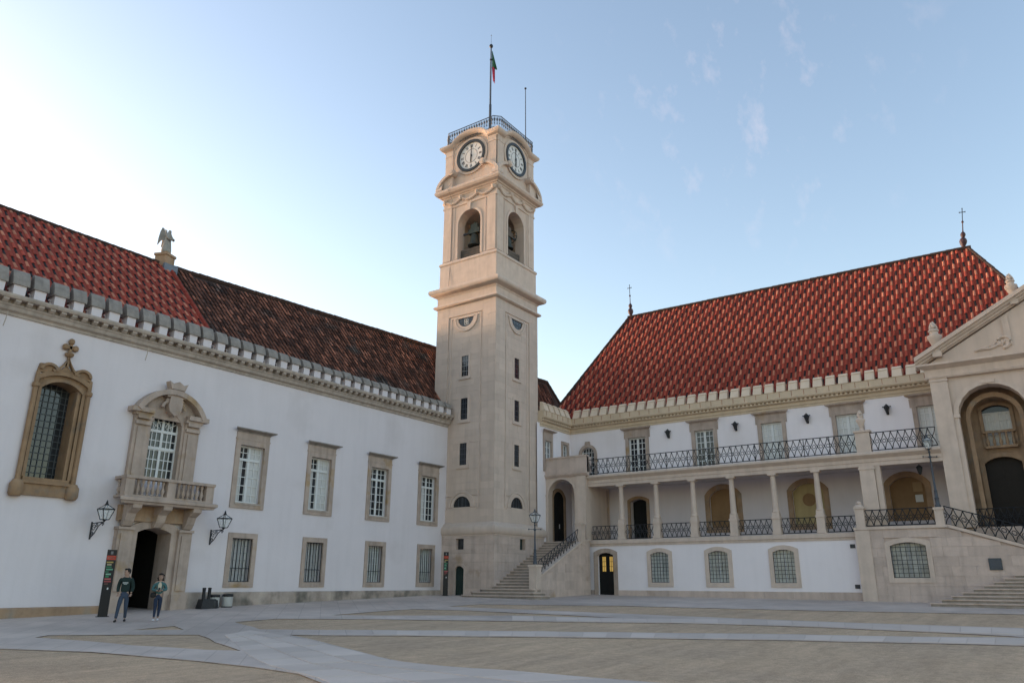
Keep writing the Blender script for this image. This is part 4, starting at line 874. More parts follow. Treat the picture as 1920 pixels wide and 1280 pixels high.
b = lattice(B(FR(XB - .14)), (-7.3, 8.56), (-4.1, 8.56), 1.02, .37, .022); b.build('balcony_railing', iron, pb_)
b = lattice(B(FL(24.85)), (44.9, 8.56), (45.6, 8.56), 1.02, .42, .02); b.build('balcony_railing', iron, pb_)
# pier between gallery bays, with pedestal above
b = B(G0); b.box(-8.05, -7.3, -.6, .1, 4.3, 7.78); b.box(-8.1, -7.25, -.6, .14, 7.6, 7.7); b.box(-7.28, -7.02, -.4, .0, 4.3, 7.78); b.box(-8.02, -7.28, -.25, .22, 8.5, 9.62); b.box(-8.08, -7.22, -.28, .28, 9.62, 9.72); b.build('pier', limeS, pb_)
# niches and gallery door
for i, y in enumerate(NI):
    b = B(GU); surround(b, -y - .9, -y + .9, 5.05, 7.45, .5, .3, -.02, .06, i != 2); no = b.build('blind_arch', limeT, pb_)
    b = B(GU); b.box(-y - .95, -y + .95, -.24, -.22, 5.0, 7.5); b.build('panel', [brownp, yellp, brownp][i], no)
    if i == 1: b = B(GU); b.f = lambda u, d, z: (XU + .22 - d, -u, z); b.ring([(-y + .38 * cos(q * pi / 12), 6.5 + .38 * sin(q * pi / 12)) for q in range(24)], [(-y + .3 * cos(q * pi / 12), 6.5 + .3 * sin(q * pi / 12)) for q in range(24)], 0, .05, True); b.prism([(-y + .3 * cos(q * pi / 12), 6.5 + .3 * sin(q * pi / 12)) for q in range(24)], 0, .02); b.build('medallion', brownp, no)
    if i == 2:
        b = B(GU); b.box(-5.92, -5.54, -.22, -.2, 6.05, 6.45); b.build('white_notice', sashm, no)
        b = B(GU); b.box(-5.97, -5.5, -.22, -.2, 6.62, 7.15); b.build('tan_notice', mat('tan_board', (.36, .24, .13), .7, .1), no)
b = B(GU); surround(b, -23.34, -22.14, 4.2, 7.12, .18, .2, -.02, .07, False); do_ = b.build('door', limeT, pb_); do_['label'] = 'dark doorway in the gallery'
b = B(GU); b.box(-23.4, -22.1, -.48, -.46, 4.1, 7.2); [b.box(-23.3 + .6 * q, -22.82 + .6 * q, -.46, -.44, 4.5 + 1.3 * k, 5.6 + 1.3 * k) for q in (0, 1) for k in (0, 1)]; b.build('door_leaf', doorm, do_)
# basement wall
bw_ = [(-24.36, -23.22, .4, 3.54, .16, .28)] + [(-y - .59, -y + .59, 1.73, 3.52, .15, .3) for y in (20.07, 16.36, 12.58)]
b = B(G0); wall(b, -25.2, -8.5, .3, 4.0, bw_, 0, .3); b.build('basement_wall', whiteR, pb_)
for a, e in ((-25.15, -24.66), (-22.98, -8.6)):
    rs = ashlar(a, e, .3, 1.27, .97, 1.7, [], pr, .004); blocks_parts(G0, rs, -.1, .045, limeG, pb_, pr, 'plinth_stone')
b = B(G0); surround(b, -24.36, -23.22, .4, 3.54, .16, .27, -.02, .07, False); do_ = b.build('door', limeP, pb_); do_['label'] = 'black basement door with two small lit panes'
b = B(G0); b.box(-24.4, -23.2, -.24, -.2, .4, 3.6); b.box(-23.8, -23.78, -.2, -.185, .9, 3.5); [b.box(-24.25 + .57 * q, -23.88 + .57 * q, -.2, -.19, 1.1, 2.2) for q in (0, 1)]; b.build('door_leaf', doorm, do_)
lit = bpy.data.materials.new('lamplit_pane'); lit.use_nodes = True; lp = lit.node_tree.nodes['Principled BSDF']; lp.inputs['Base Color'].default_value = (.5, .36, .1, 1); lp.inputs['Emission Color'].default_value = (1, .62, .14, 1); lp.inputs['Emission Strength'].default_value = .04
for q in (0, 1):
    b = B(G0); b.box(-24.12 + .52 * q, -23.88 + .5 * q, -.199, -.18, 2.4, 3.3); pn = b.build('lit_pane', lit, do_)
    b = B(G0); [b.box(-24.12 + .52 * q, -23.88 + .5 * q, -.18, -.172, 2.4 + .3 * k - .012, 2.4 + .3 * k + .012) for k in (1, 2)]; b.box(-24.01 + .51 * q, -23.99 + .51 * q, -.18, -.172, 2.4, 3.3); b.build('pane_bars', doorm, pn)
for i, y in enumerate((20.07, 16.36, 12.58)):
    b = B(G0); surround(b, -y - .59, -y + .59, 1.73, 3.52, .15, .235, -.02, .06); wo_ = b.build('window', limeS, pb_); wo_['label'] = 'basement window with black square grille'
    b = B(G0); b.box(-y - .6, -y + .6, -.26, -.24, 1.7, 3.55); b.build('glass', glassG, wo_)
    sash(G0, wo_, -y - .6, -y + .6, 1.7, 3.55, -.2, 1, 2, sashm, glassG, .035, .06)
    grille(G0, wo_, -y - .585, -y + .585, 1.75, 3.5, -.05, 6, 8, .012)
for z in (3.52, 1.46): b = B(G0); b.box(-9.02, -8.77, 0, .03, z, z + .2); v_ = b.build('wall_vent', iron, pb_); b = B(G0); [b.box(-9.0, -8.79, .03, .04, z + .03 + .05 * q, z + .05 + .05 * q) for q in range(3)]; b.build('louvre', ironB, v_)
reloc(pb_, (48, 14, .9))

# ---- porch at the tower foot of the gallery
XP = 44.6; GP = FR(XP)
po_ = thing('arched_porch', 'pale stone arched porch with solid parapet terrace between tower and gallery', 'porch')
AR = (-27.8, -25.73, 4.2, 8.38, 1.03)
b = B(GP); wall(b, -28.6, -24.9, 4.0, 8.55, [AR + (.5,)], 0, .5); b.box(-28.6, -28.03, -3, -.51, 4.0, 8.5); b.build('front_wall', lime, po_)
b = B(GP); surround(b, *AR[:4], 1.03, .16, -.02, .05, False); b.box(-25.6, -24.88, 0, .06, 4.3, 8.5); b.box(-28.05, -27.95, 0, .05, 4.3, 7.4); b.box(-28.1, -27.8, 0, .08, 7.3, 7.42); b.box(-25.73, -25.5, 0, .08, 7.3, 7.42); b.build('arch_trim', limeS, po_)
b = B(FL(24.9)); b.box(44.62, 47.9, -.3, 0, 4.0, 8.5); b.build('side_wall', lime, po_)
b = B(GP); b.run([(-.2, 8.5), (.06, 8.5), (.14, 8.58), (.2, 8.66), (.2, 8.74), (-.2, 8.76)], -28.6, -24.7); b.box(-28.6, -24.75, -.22, .1, 8.76, 9.78); b.box(-28.6, -24.71, -.26, .15, 9.78, 9.88); b.build('parapet', limeG, po_)
b = B(FL(24.75)); b.box(44.6, 45.2, -.2, 0, 8.7, 9.8); b.build('parapet_return', limeG, po_)
b = B(); b.box(45.1, 47.98, 25.2, 27.97, 8.4, 8.6); b.box(45.1, 47.98, 25.2, 27.97, 3.9, 4.25); b.box(47.85, 47.95, 25.2, 27.9, 4.2, 8.4); b.build('porch_inner', whiteR, po_)
b = B(FL(27.94)); b.box(44.9, 48, -.05, 0, 4.2, 8.4); b.build('porch_side_plaster', whiteR, po_)
b = B(FL(27.94)); surround(b, 45.35, 46.75, 4.25, 7.75, .45, .22, 0, .1, False); dd = b.build('door_frame', limeT, po_)
b = B(FL(27.94)); b.prism(outline(45.35, 46.75, 4.25, 7.75, .45), 0.005, .03); b.box(46.04, 46.06, .03, .04, 4.3, 7.7); [b.box(45.5 + .68 * q, 46.0 + .62 * q, .03, .038, 4.5 + 1.1 * k, 5.4 + 1.1 * k) for q in (0, 1) for k in (0, 1, 2)]; b.build('door_leaf', doorm, dd)
b = B(FL(27.94)); b.box(46.1, 46.2, .04, .05, 5.25, 5.55); b.build('notice', sashm, dd)
reloc(po_, (44.6, 26.7, 4.2))

# ---- staircase up to the porch
riser = mat('grimy_shaded_riser', (.30, .26, .225), .9, .2, 2.5, .2, 14, .1)  # grime plus the shade under the nosings, painted in as a darker tone
st = thing('stone_staircase', 'stone stairs rising beside the tower foot to the porch, with iron handrail', 'staircase')
N = 20; z0 = .82; dz = (4.27 - z0) / N; x0 = 37.25; dx = (44.55 - x0) / N
for k in range(N):
    xa = x0 + dx * k; zt = z0 + dz * (k + 1)
    ya, yb = 25.1, 27.92
    if xa < 38.3: ya, yb = 23.9 + .3 * k, 29.5 - .4 * k
    b = B(); xe = xa + dx + .1 if xa >= 38.3 else 38.37
    if xa < 38.3:
        b.prismz([(xa + .25, ya - .0), (xa, ya + .3), (xa, yb - .3), (xa + .25, yb), (38.36, yb), (38.36, ya)], .4, zt)
    else: b.box(xa, xe, ya, yb, min(zt - .4, zt - dz - .02), zt)
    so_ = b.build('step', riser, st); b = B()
    if xa < 38.3: b.prismz([(xa + .21, ya - .04), (xa - .05, ya + .28), (xa - .05, yb - .28), (xa + .21, yb + .04), (38.36, yb + .04), (38.36, ya - .04)], zt - .05, zt + .012)
    else: b.box(xa - .05, xe - .1 + .02, ya, yb, zt - .05, zt + .012)
    b.build('tread', limeG, so_)
b = B(); b.box(38.37, 44.5, 25.1, 27.9, .3, 1.3); b.build('stair_core', limeG, st)
SW = FL(24.72)
pts_ = [(38.55, .3), (44.62, .3), (44.62, 4.3), (43.5, 4.08), (38.55, 1.95)]
b = B(SW); b.prism(pts_, -.36, -.03); b.build('side_wall', limeG, st)
sr = random.Random(5)
for r in ashlar(38.55, 44.62, .3, 4.3, .5, 1.1, [], sr, .0025):
    top = min(4.2, 1.95 + (r[0] - 38.55) * .43); top2 = min(4.2, 1.95 + (r[1] - 38.55) * .43)
    if r[2] >= top: 
        if r[2] >= top2: continue
        xs_ = 38.55 + (r[2] - 1.95) / .43; pg = [(max(r[0], xs_), r[2]), (r[1], r[2]), (r[1], min(r[3], top2))]
    else: pg = [(r[0], r[2]), (r[1], r[2]), (r[1], min(r[3], top2)), (r[0], min(r[3], top))]
    b = B(SW); b.tone = sr.uniform(-1, 1); b.prism(pg, -.1, sr.uniform(-.008, .006)); b.build('stone_block', limeG, st)
b = B(SW); b.prism([(38.5, 1.93), (43.5, 4.08), (44.62, 4.3), (44.62, 4.42), (43.48, 4.2), (38.5, 2.05)], -.4, .05); b.build('coping', limeS, st)
b = lattice(B(FL(24.9)), (38.75, 2.08), (43.45, 4.14), .84, .36, .022); b.build('stair_railing', iron, st)
b = B(); b.box(38.05, 38.6, 24.6, 25.1, .5, 2.55); b.box(38.0, 38.65, 24.55, 25.15, 2.55, 2.69); b.box(38.0, 38.65, 24.55, 25.15, .5, 1.05); b.build('newel_post', limeS, st)
b = B(); b.box(43.5, 44.0, 24.68, 25.1, 4.0, 5.25); b.box(43.45, 44.05, 24.63, 25.15, 5.25, 5.35); b.build('newel_post', limeS, st)
reloc(st, (38.5, 26.5, .8))

# ================================================================== podium and stairs in front of the portico
XS = 44.6; GS = FR(XS)
pd = thing('stair_podium', 'pale stone landing with barred window and stairs in front of the portico', 'podium')
sr = random.Random(8)
PW = (-7.02, -5.36, 1.99, 3.74, .17)
def ztop(u): return 4.42 if u < -4.25 else max(1.4, 4.42 - (u + 4.25) * .345)
b = B(GS); wall(b, -8.55, -4.25, .2, 4.42, [PW + (.3,)], -.06); b.add([(-4.25, -.06, .2), (6, -.06, .2), (6, -.06, .9), (-4.25, -.06, 4.4)], [(0, 1, 2, 3)]); b.add([(-8.55, -.06, .2), (-8.55, -.06, 4.42), (-8.55, -3, 4.42), (-8.55, -3, .2)], [(0, 1, 2, 3)]); b.build('core_wall', limeG, pd)
for r in ashlar(-8.56, 5.5, .2, 4.42, .47, 1.05, [(-7.25, -5.13, 1.76, 3.97)], sr, .0025):
    t0, t1 = ztop(r[0]), ztop(r[1])
    if r[2] >= min(t0, t1) - .02:
        continue
    b = B(GS); b.tone = sr.uniform(-1, 1); b.prism([(r[0], r[2]), (r[1], r[2]), (r[1], min(r[3], t1)), (r[0], min(r[3], t0))], -.2, sr.uniform(-.008, .008)); b.build('stone_block', limeG, pd)
b = B(GS); b.box(-8.62, -7.9, -.1, .05, .2, 4.4); b.box(-8.66, -4.2, -.3, .07, 4.42, 4.56); b.prism([(-4.25, 4.42), (5.5, 1.06), (5.5, 1.2), (-4.2, 4.56)], -.3, .07); b.build('coping', limeS, pd)
b = B(GS); surround(b, *PW[:4], .17, .23, -.15, .03); wo_ = b.build('window', limeS, pd); wo_['label'] = 'wide barred window in the podium wall'
b = B(GS); b.box(PW[0], PW[1], -.3, -.28, PW[2], PW[3]); b.build('glass', mat('pale_window_glass', (.38, .41, .40), .2, .35, 1.6, spec=.5), wo_)
sash(GS, wo_, PW[0], PW[1], PW[2], PW[3], -.24, 2, 3, sashg, MATS['pale_window_glass'], .03, .06); grille(GS, wo_, PW[0] + .02, PW[1] - .02, PW[2] + .03, PW[3] - .02, -.05, 7, 8, .012)
b = B(); b.box(44.7, 48, 4.25, 8.5, 3.9, 4.4); b.build('landing', limeG, pd); b = B(); b.box(45.18, 48, -9, 4.2, .3, 4.4); b.build('portico_base', limeG, pd)
b = B(GS); b.box(-2.75, -2.2, 0, .06, 2.36, 2.9); hb = b.build('metal_hatch', mat('hatch_metal', (.06, .075, .085), .5, .1), pd); b = B(GS); b.box(-2.7, -2.25, .06, .07, 2.41, 2.85); b.lathe(-2.22, .07, [(.02, 2.4), (.02, 2.5)], 6); b.lathe(-2.22, .07, [(.02, 2.76), (.02, 2.86)], 6); b.build('hatch_door', ironB, hb)
for (y, ztp, w_) in ((8.27, 5.62, .22), (4.53, 5.42, .2)):
    b = B(GS); b.box(-y - w_, -y + w_, -.36, .06, 4.5, ztp - .12); b.box(-y - w_ - .04, -y + w_ + .04, -.4, .1, ztp - .12, ztp)
    if y > 8: b.taper(-y - w_ - .02, -y + w_ + .02, -.38, .08, ztp, ztp + .12, .5); b.lathe(-y, -.15, [(.1, ztp + .1), (.14, ztp + .18), (.12, ztp + .27), (.03, ztp + .32)], 10)
    b.build('railing_post', limeS, pd)
b = lattice(B(FR(XS + .15)), (-8.02, 4.6), (-4.75, 4.6), .86, .36, .022); b.build('railing', iron, pd)
b = lattice(B(FR(XS + .15)), (-4.3, 4.56), (5.0, 1.36), .95, .4, .024); b.build('sloping_railing', iron, pd)
b = lattice(B(FL(8.2)), (44.85, 4.6), (46.6, 4.6), .86, .3, .022); b.build('side_railing', iron, pd)
b = lattice(B(FR(45.75)), (-3.1, 4.5), (4.0, 4.5), .86, .3, .022); b.build('upper_railing', iron, pd)
for k in range(9):      # wrap-round lower steps
    t = .42; zt = .72 + .157 * (k + 1); y1 = 5.1 - t * k; xf = XS - 3.4 + .36 * k
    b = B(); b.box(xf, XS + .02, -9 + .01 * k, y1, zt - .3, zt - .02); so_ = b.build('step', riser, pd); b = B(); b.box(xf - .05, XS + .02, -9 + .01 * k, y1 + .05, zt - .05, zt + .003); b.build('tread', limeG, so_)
reloc(pd, (44.6, 3, .7))

# ================================================================== portico
XQ = 45.2; GQ = FR(XQ); YM = -3.2
qo = thing('pedimented_portico', 'stone portico with tall arch and triangular pediment at the right edge', 'portico')
arches = [(-2.95, .12, 4.4, 11.56, 1.53, .9), (1.6, 4.8, 4.4, 11.56, 1.6, .9), (6.3, 9.35, 4.4, 11.56, 1.53, .9)]
b = B(GQ); wall(b, -4.0, 10.4, 4.4, 12.25, arches, 0); b.add([(-4.0, 0, 4.4), (-4.0, -3, 4.4), (-4.0, -3, 12.25), (-4.0, 0, 12.25)], [(0, 1, 2, 3)]); b.build('front_wall', lime, qo)
b = B(GQ)
for u in (-3.6, .85, 5.5, 9.9): b.box(u - .41, u + .41, 0, .16, 4.4, 12.12); b.box(u - .47, u + .47, 0, .22, 4.4, 5.0); b.box(u - .44, u + .44, 0, .2, 11.95, 12.05)
for a in arches:
    surround(b, *a[:5], .24, -.02, .07, False)
    for s in (a[0] - .14, a[1] + .14): b.box(s - .2, s + .2, -.3, .12, 9.95, 10.12)
    b.prism([((a[0] + a[1]) / 2 - .3, 11.6), ((a[0] + a[1]) / 2 + .3, 11.6), ((a[0] + a[1]) / 2 + .34, 11.78), ((a[0] + a[1]) / 2 - .34, 11.78)], 0, .12)
b.build('pilasters', limeS, qo)
b = B(GQ); ep = [(-.3, 12.12), (.2, 12.12), (.24, 12.2), (.16, 12.24), (.16, 12.62), (.24, 12.66), (.4, 12.74), (.52, 12.8), (.52, 12.9), (-.3, 12.93)]; b.run(ep, -4.02, 10.42, 1, 1); b.build('entablature', limeS, qo)
sl_ = .548; ua = -4.54; ap = 3.2; za = 12.9 + sl_ * (ap - ua)
b = B(GQ); b.prism([(ua + .5, 12.9), (ap * 2 - ua - .5, 12.9), (ap, za - .25)], -.3, .1); b.build('tympanum', lime, qo)
b = B(GQ)
for s in (0, 1):
    f_ = (lambda u: u) if s == 0 else (lambda u: 2 * ap - u)
    for dd, lo, hi in ((.55, .2, .42), (.4, .06, .2), (.28, -.08, .06), (.16, -.16, -.08)): b.prism([(f_(ua), 12.9 + lo), (f_(ap), za + lo), (f_(ap), za + hi), (f_(ua), 12.9 + hi)], -.3, dd)
    b.prism([(f_(-.3), 13.4), (f_(.0), 13.4), (f_(.0), 15.0), (f_(-.3), 14.85)], .1, .16)
b.build('raking_cornice', limeS, qo)
b = B(GQ)      # acanthus scroll in the tympanum
b.tube([(-1.7 + .15 * q, .14, 13.32 + .02 * q + .05 * sin(q)) for q in range(9)], .07, 6)
b.tube([(-.42 + (.42 - .026 * q) * cos(-1.6 + q * .52), .14, 13.66 + (.36 - .022 * q) * sin(-1.6 + q * .52)) for q in range(14)], [.09 - .003 * q for q in range(14)], 6)
lr = random.Random(2)
for q in range(26): t = q / 25; u = -1.45 + 1.2 * t; z = 13.36 + .52 * t * lr.uniform(.3, 1); b.lathe(u, .13, [(.02, z - .08), (.075, z), (.02, z + .09)], 5)
b.build('acanthus_scroll', limeS, qo, True)
# inner wall with window and door
GI = FR(XQ + 2.0)
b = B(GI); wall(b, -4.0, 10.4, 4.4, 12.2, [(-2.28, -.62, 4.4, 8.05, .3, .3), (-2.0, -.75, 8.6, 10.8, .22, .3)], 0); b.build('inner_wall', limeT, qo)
b = B(GQ); 
for u in (-4.0, .85, 5.5, 10.3): b.box(u - .3 if u > -4 else -3.98, u + .3, -2.0, -.9, 4.4, 12.2)
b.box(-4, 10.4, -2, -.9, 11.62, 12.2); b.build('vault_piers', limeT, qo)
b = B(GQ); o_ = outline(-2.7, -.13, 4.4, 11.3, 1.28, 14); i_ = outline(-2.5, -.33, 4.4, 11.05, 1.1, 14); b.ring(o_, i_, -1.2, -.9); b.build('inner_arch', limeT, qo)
b = B(GI); surround(b, -2.28, -.62, 4.4, 8.05, .3, .22, 0, .12, False); dr = b.build('door', limeT, qo)
b = B(GI); b.box(-2.3, -.6, -.28, -.25, 4.4, 8.1); b.box(-1.47, -1.43, -.25, -.23, 4.4, 8.0); [b.box(-2.2 + .8 * q, -1.55 + .8 * q, -.25, -.235, 4.7 + 1.1 * k, 5.6 + 1.1 * k) for q in (0, 1) for k in range(3)]; b.build('door_leaf', mat('dark_brown_door', (.014, .01, .008), .6, .2), dr)
b = B(GI); surround(b, -2.0, -.75, 8.6, 10.8, .22, .16, 0, .1, False); wo_ = b.build('window', limeT, qo)
sash(GI, wo_, -2.0, -.75, 8.6, 10.45, -.2, 3, 4, sashm, glassC, .04, .1); b = B(GI); b.box(-2.0, -.75, -.22, -.19, 10.45, 10.85); b.build('dark_fanlight', glass, wo_)
b = B(GI); b.box(-2.1, -.65, .1, .3, 9.3, 9.42); b.box(-2.1, -.65, .05, .3, 8.5, 8.62); [b.lathe(-1.95 + .29 * q, .2, [(.05, 8.62), (.09, 8.8), (.04, 9.05), (.05, 9.2), (.07, 9.3)], 8) for q in range(5)]; b.build('window_balustrade', limeT, wo_)
reloc(qo, (45.2, 1.4, 4.4))

# urns
def urn(x, y, z, h, label):
    t = thing('stone_urn', label, 'urn', (x, y, z), 'carved stone urns'); k = h / 1.6
    b = B(); b.lathe(0, 0, [(.2 * k, 0), (.2 * k, .1 * k), (.13 * k, .16 * k), (.16 * k, .35 * k), (.26 * k, .62 * k), (.33 * k, .78 * k), (.32 * k, .88 * k), (.2 * k, .94 * k), (.19 * k, 1.06 * k), (.24 * k, 1.1 * k), (.24 * k, 1.16 * k), (.2 * k, 1.2 * k)], 16); b.box(-.2 * k, .2 * k, -.2 * k, .2 * k, -.25, 0); b.build('vase', limeS, t, True)
    b = B(); r_ = random.Random(int(x * 10 + y))
    for q in range(13): a = q * 2.4; rr_ = .16 * k * (1 - q / 18); z_ = 1.22 * k + .02 * q * k; b.lathe(rr_ * cos(a), rr_ * sin(a), [(.02, z_ - .08 * k), (.085 * k, z_), (.05 * k, z_ + .1 * k), (.01, z_ + .16 * k)], 6)
    b.build('fruit_top', limeS, t, True)
urn(45.0, 3.42, 13.5, 1.75, 'stone urn at the low left end of the pediment slope'); urn(45.0, -.42, 15.72, 1.45, 'stone urn high on the pediment slope near the right edge'); urn(44.95, 7.65, 9.72, 1.15, 'small stone urn on the balcony pier')

# ================================================================== lamps
def glass_mat():
    mt = bpy.data.materials.new('lantern_glass'); mt.use_nodes = True; p = mt.node_tree.nodes['Principled BSDF']; p.inputs['Base Color'].default_value = (.75, .8, .8, 1); p.inputs['Roughness'].default_value = .1; p.inputs['Alpha'].default_value = .28; return mt
lgl = glass_mat()
def lantern(t, o, h, mt):
    # four-sided tapering lantern, o = centre of its foot
    x, y, z = o; s = h
    fr = B(); q4 = [(-1, -1), (1, -1), (1, 1), (-1, 1)]; rb, rt = .15 * s, .3 * s
    for i in range(4):
        a, e = q4[i], q4[(i + 1) % 4]
        P = lambda c, r, zz: (x + c[0] * r, y + c[1] * r, z + zz * s)
        fr.tube([P(a, rb, .1), P(a, rt, .62)], .018 * s + .004, 4); fr.tube([P(a, rb, .1), P(e, rb, .1)], .02 * s, 4); fr.tube([P(a, rt, .62), P(e, rt, .62)], .028 * s, 4); fr.tube([P(a, rt, .62), (x, y, z + .88 * s)], .016 * s + .003, 4)
    fr.lathe(x, y, [(.09 * s, z + .84 * s), (.1 * s, z + .88 * s), (.05 * s, z + .92 * s), (.06 * s, z + .97 * s), (.01, z + 1.08 * s)], 8); fr.lathe(x, y, [(.03 * s, z), (.08 * s, z + .06 * s), (.15 * s, z + .1 * s)], 8); fr.build('lantern_frame', mt, t)
    gl = B(); gl.add([(x + c[0] * rb, y + c[1] * rb, z + .1 * s) for c in q4] + [(x + c[0] * rt, y + c[1] * rt, z + .62 * s) for c in q4] + [(x, y, z + .87 * s)], [(i, (i + 1) % 4, 4 + (i + 1) % 4, 4 + i) for i in range(4)] + [(4 + i, 4 + (i + 1) % 4, 8) for i in range(4)]); gl.build('lantern_glass', lgl, t)
    bb = B(); bb.lathe(x, y, [(.015, z + .1 * s), (.03 * s, z + .25 * s), (.05 * s, z + .38 * s), (.01, z + .5 * s)], 8); bb.build('bulb', sashm, t, True)
def lamppost(x, y, z, h, label):
    t = thing('lamp_post', label, 'lamp post', (x, y, z), 'iron lamp posts by the stairs'); b = B(); hs = h - .85
    b.lathe(0, 0, [(.13, 0), (.13, .12), (.1, .16), (.1, .42), (.12, .46), (.085, .5), (.075, .8), (.09, .84), (.06, .88), (.045, hs * .7), (.035, hs - .12), (.06, hs - .08), (.03, hs)], 10); b.build('post', ironB, t, True)
    b = B(); b.tube([(.2, -.29, hs - .32), (-.2, .29, hs - .32)], .018, 5); [b.lathe(s * .2, -s * .29, [(.01, hs - .37), (.045, hs - .32), (.01, hs - .27)], 6) for s in (-1, 1)]; b.lathe(0, 0, [(.05, hs - .4), (.09, hs - .34), (.05, hs - .28)], 8); b.build('ladder_bar', ironB, t)
    lantern(t, (0, 0, hs), .8, ironB)
lamppost(38.32, 24.85, 2.69, 3.15, 'iron lamp post on the newel at the foot of the tower stairs')
lamppost(44.72, 4.53, 5.42, 3.75, 'tall iron lamp post on the podium railing before the portico')
def bracket_lamp(x, label):
    t = thing('bracket_lantern', label, 'wall lantern', (x, 32, 3.3), 'bracket lanterns flanking the portal'); b = B(FL(0))
    b.box(-.03, .03, 0, .03, 0, .68); b.tube([(0, .02, .62), (0, .95, .66)], .022, 5); b.tube([(0, .02, .04), (0, .3, .22), (0, .55, .5), (0, .8, .64)], .022, 5)
    for cu, cz, r_ in ((.2, .44, .15), (.42, .54, .09), (.13, .22, .09), (.86, .56, .08)): b.tube([(0, cu + r_ * (1 - q / 16) * cos(q * .7), cz + r_ * (1 - q / 16) * sin(q * .7)) for q in range(13)], .016, 4)
    b.build('bracket', iron, t); lantern(t, (0, -.93, .66), .78, iron)
bracket_lamp(16.3, 'iron bracket lantern on the white wall left of the portal'); bracket_lamp(21.8, 'iron bracket lantern on the white wall right of the portal')
for y, lb in ((20.25, 'black wall lantern between the first and second french windows from the tower'), (15.6, 'black wall lantern between the second and third french windows from the tower'), (11.15, 'black wall lantern between the third and fourth french windows from the tower'), (6.65, 'black wall lantern nearest the portico, right of the small urn')):
    t = thing('wall_lantern', lb, 'wall lantern', (47.98, y, 11.05), 'black lanterns on the upper palace wall'); b = B()
    b.lathe(-.17, 0, [(.02, 0), (.06, .05), (.08, .12), (.17, .38), (.19, .4), (.12, .5), (.05, .56), (.02, .6)], 6); b.build('lantern_body', iron, t); b = B(); b.box(-.17, 0, -.02, .02, .08, .13); b.box(-.03, 0, -.07, .07, .0, .34); b.lathe(-.17, -.2, [(.01, .4), (.05, .44), (.01, .48)], 6); b.lathe(-.17, .2, [(.01, .4), (.05, .44), (.01, .48)], 6); b.tube([(-.17, -.2, .44), (-.17, .2, .44)], .02, 4); b.build('bracket', iron, t)
t = thing('hanging_lantern', 'small dark lantern hanging from the gallery ceiling beside the portico', 'lantern', (45.6, 5.2, 7.92)); b = B(); b.tube([(0, 0, 0), (0, 0, -.2)], .012, 4); b.build('chain', iron, t); b = B(); b.lathe(0, 0, [(.02, -.7), (.08, -.66), (.1, -.6), (.16, -.34), (.18, -.32), (.08, -.22), (.02, -.18)], 6); b.build('lantern_body', iron, t)

# ================================================================== information pillars, bins
def totem(x, y, rot, h, wdt, label, seed):
    t = thing('information_pillar', label, 'sign', (x, y, g(x, y) + PH), 'information pillars'); t.rotation_euler.z = rot; r_ = random.Random(seed)
    b = B(FL(0)); b.box(-wdt / 2, wdt / 2, -.07, .07, 0, h); b.box(-wdt / 2 - .06, wdt / 2 + .06, -.12, .12, 0, .02); b.build('pillar', mat('black_panel', (.012, .012, .014), .45, .1), t)
    P = lambda n, c: mat(n, c, .6, .05)
    def pr_(nm, c, u0, u1, z0, z1): b = B(FL(0)); b.box(u0 * wdt, u1 * wdt, .07, .073, z0 * h, z1 * h); b.build(nm, P(nm, c), t)
    pr_('grey_crest', (.16, .16, .17), -.12, .12, .93, .975)
    pr_('red_band', (.42, .06, .035), -.47, .47, .845, .91)
    pr_('white_heading', (.6, .4, .35), -.36, .3, .868, .884)
    z = .82
    for k, c in enumerate([(.35, .25, .08), (.35, .3, .2), (.03, .16, .08), (.1, .3, .2), (.03, .14, .08), (.2, .4, .3), (.03, .2, .1), (.4, .1, .1), (.3, .06, .06), (.12, .05, .04)]):
        a = r_.uniform(-.44, -.3); pr_('text_line_%s' % 'abcdefghij'[k], c, a, a + r_.uniform(.35, .75), z - .022, z); z -= .036
    pr_('white_arrow', (.6, .6, .6), .02, .16, .40, .43)
totem(16.3, 30.1, radians(-28), 2.45, .34, 'black information pillar with red band beside the portal', 1)
totem(37.55, 30.85, radians(-48), 2.55, .3, 'black information pillar with red band at the tower corner', 2)
def bin_(x, y, label):
    t = thing('litter_bin', label, 'bin', (x, y, g(x, y) + PH), 'pale litter bins by the portal'); b = B(); b.lathe(0, 0, [(.22, 0), (.23, .03), (.24, .44), (.22, .46)], 16); b.build('drum', mat('pale_bin', (.42, .42, .40), .7, .12, 3), t, True)
    b = B(); b.lathe(0, 0, [(.235, .46), (.245, .48), (.245, .55), (.2, .58), (.1, .585)], 16); b.build('lid', iron, t, True); b = B(); b.lathe(0, 0, [(.245, .0), (.245, .04), (.2, .05)], 16); b.build('foot_ring', iron, t)
bin_(22.0, 31.45, 'pale round litter bin next to the black stand by the portal'); bin_(22.7, 31.45, 'pale round litter bin on the right of the pair by the portal')
t = thing('black_stand', 'squat black stand with two upright tubes beside the litter bins', 'stand', (21.5, 31.3, g(21.5, 31.3) + PH)); b = B(); b.taper(-.35, .35, -.22, .22, 0, .4, .8); b.build('base', iron, t)
for s in (-.16, .12): b = B(); b.lathe(s, 0, [(.07, .38), (.07, .82), (.075, .83), (.075, .88), (.02, .89)], 10); b.build('tube', iron, t, True)
b = B(); b.lathe(.36, -.03, [(.2, 0), (.22, .1), (.18, .34), (.08, .4)], 12); b.build('side_bag', iron, t, True)

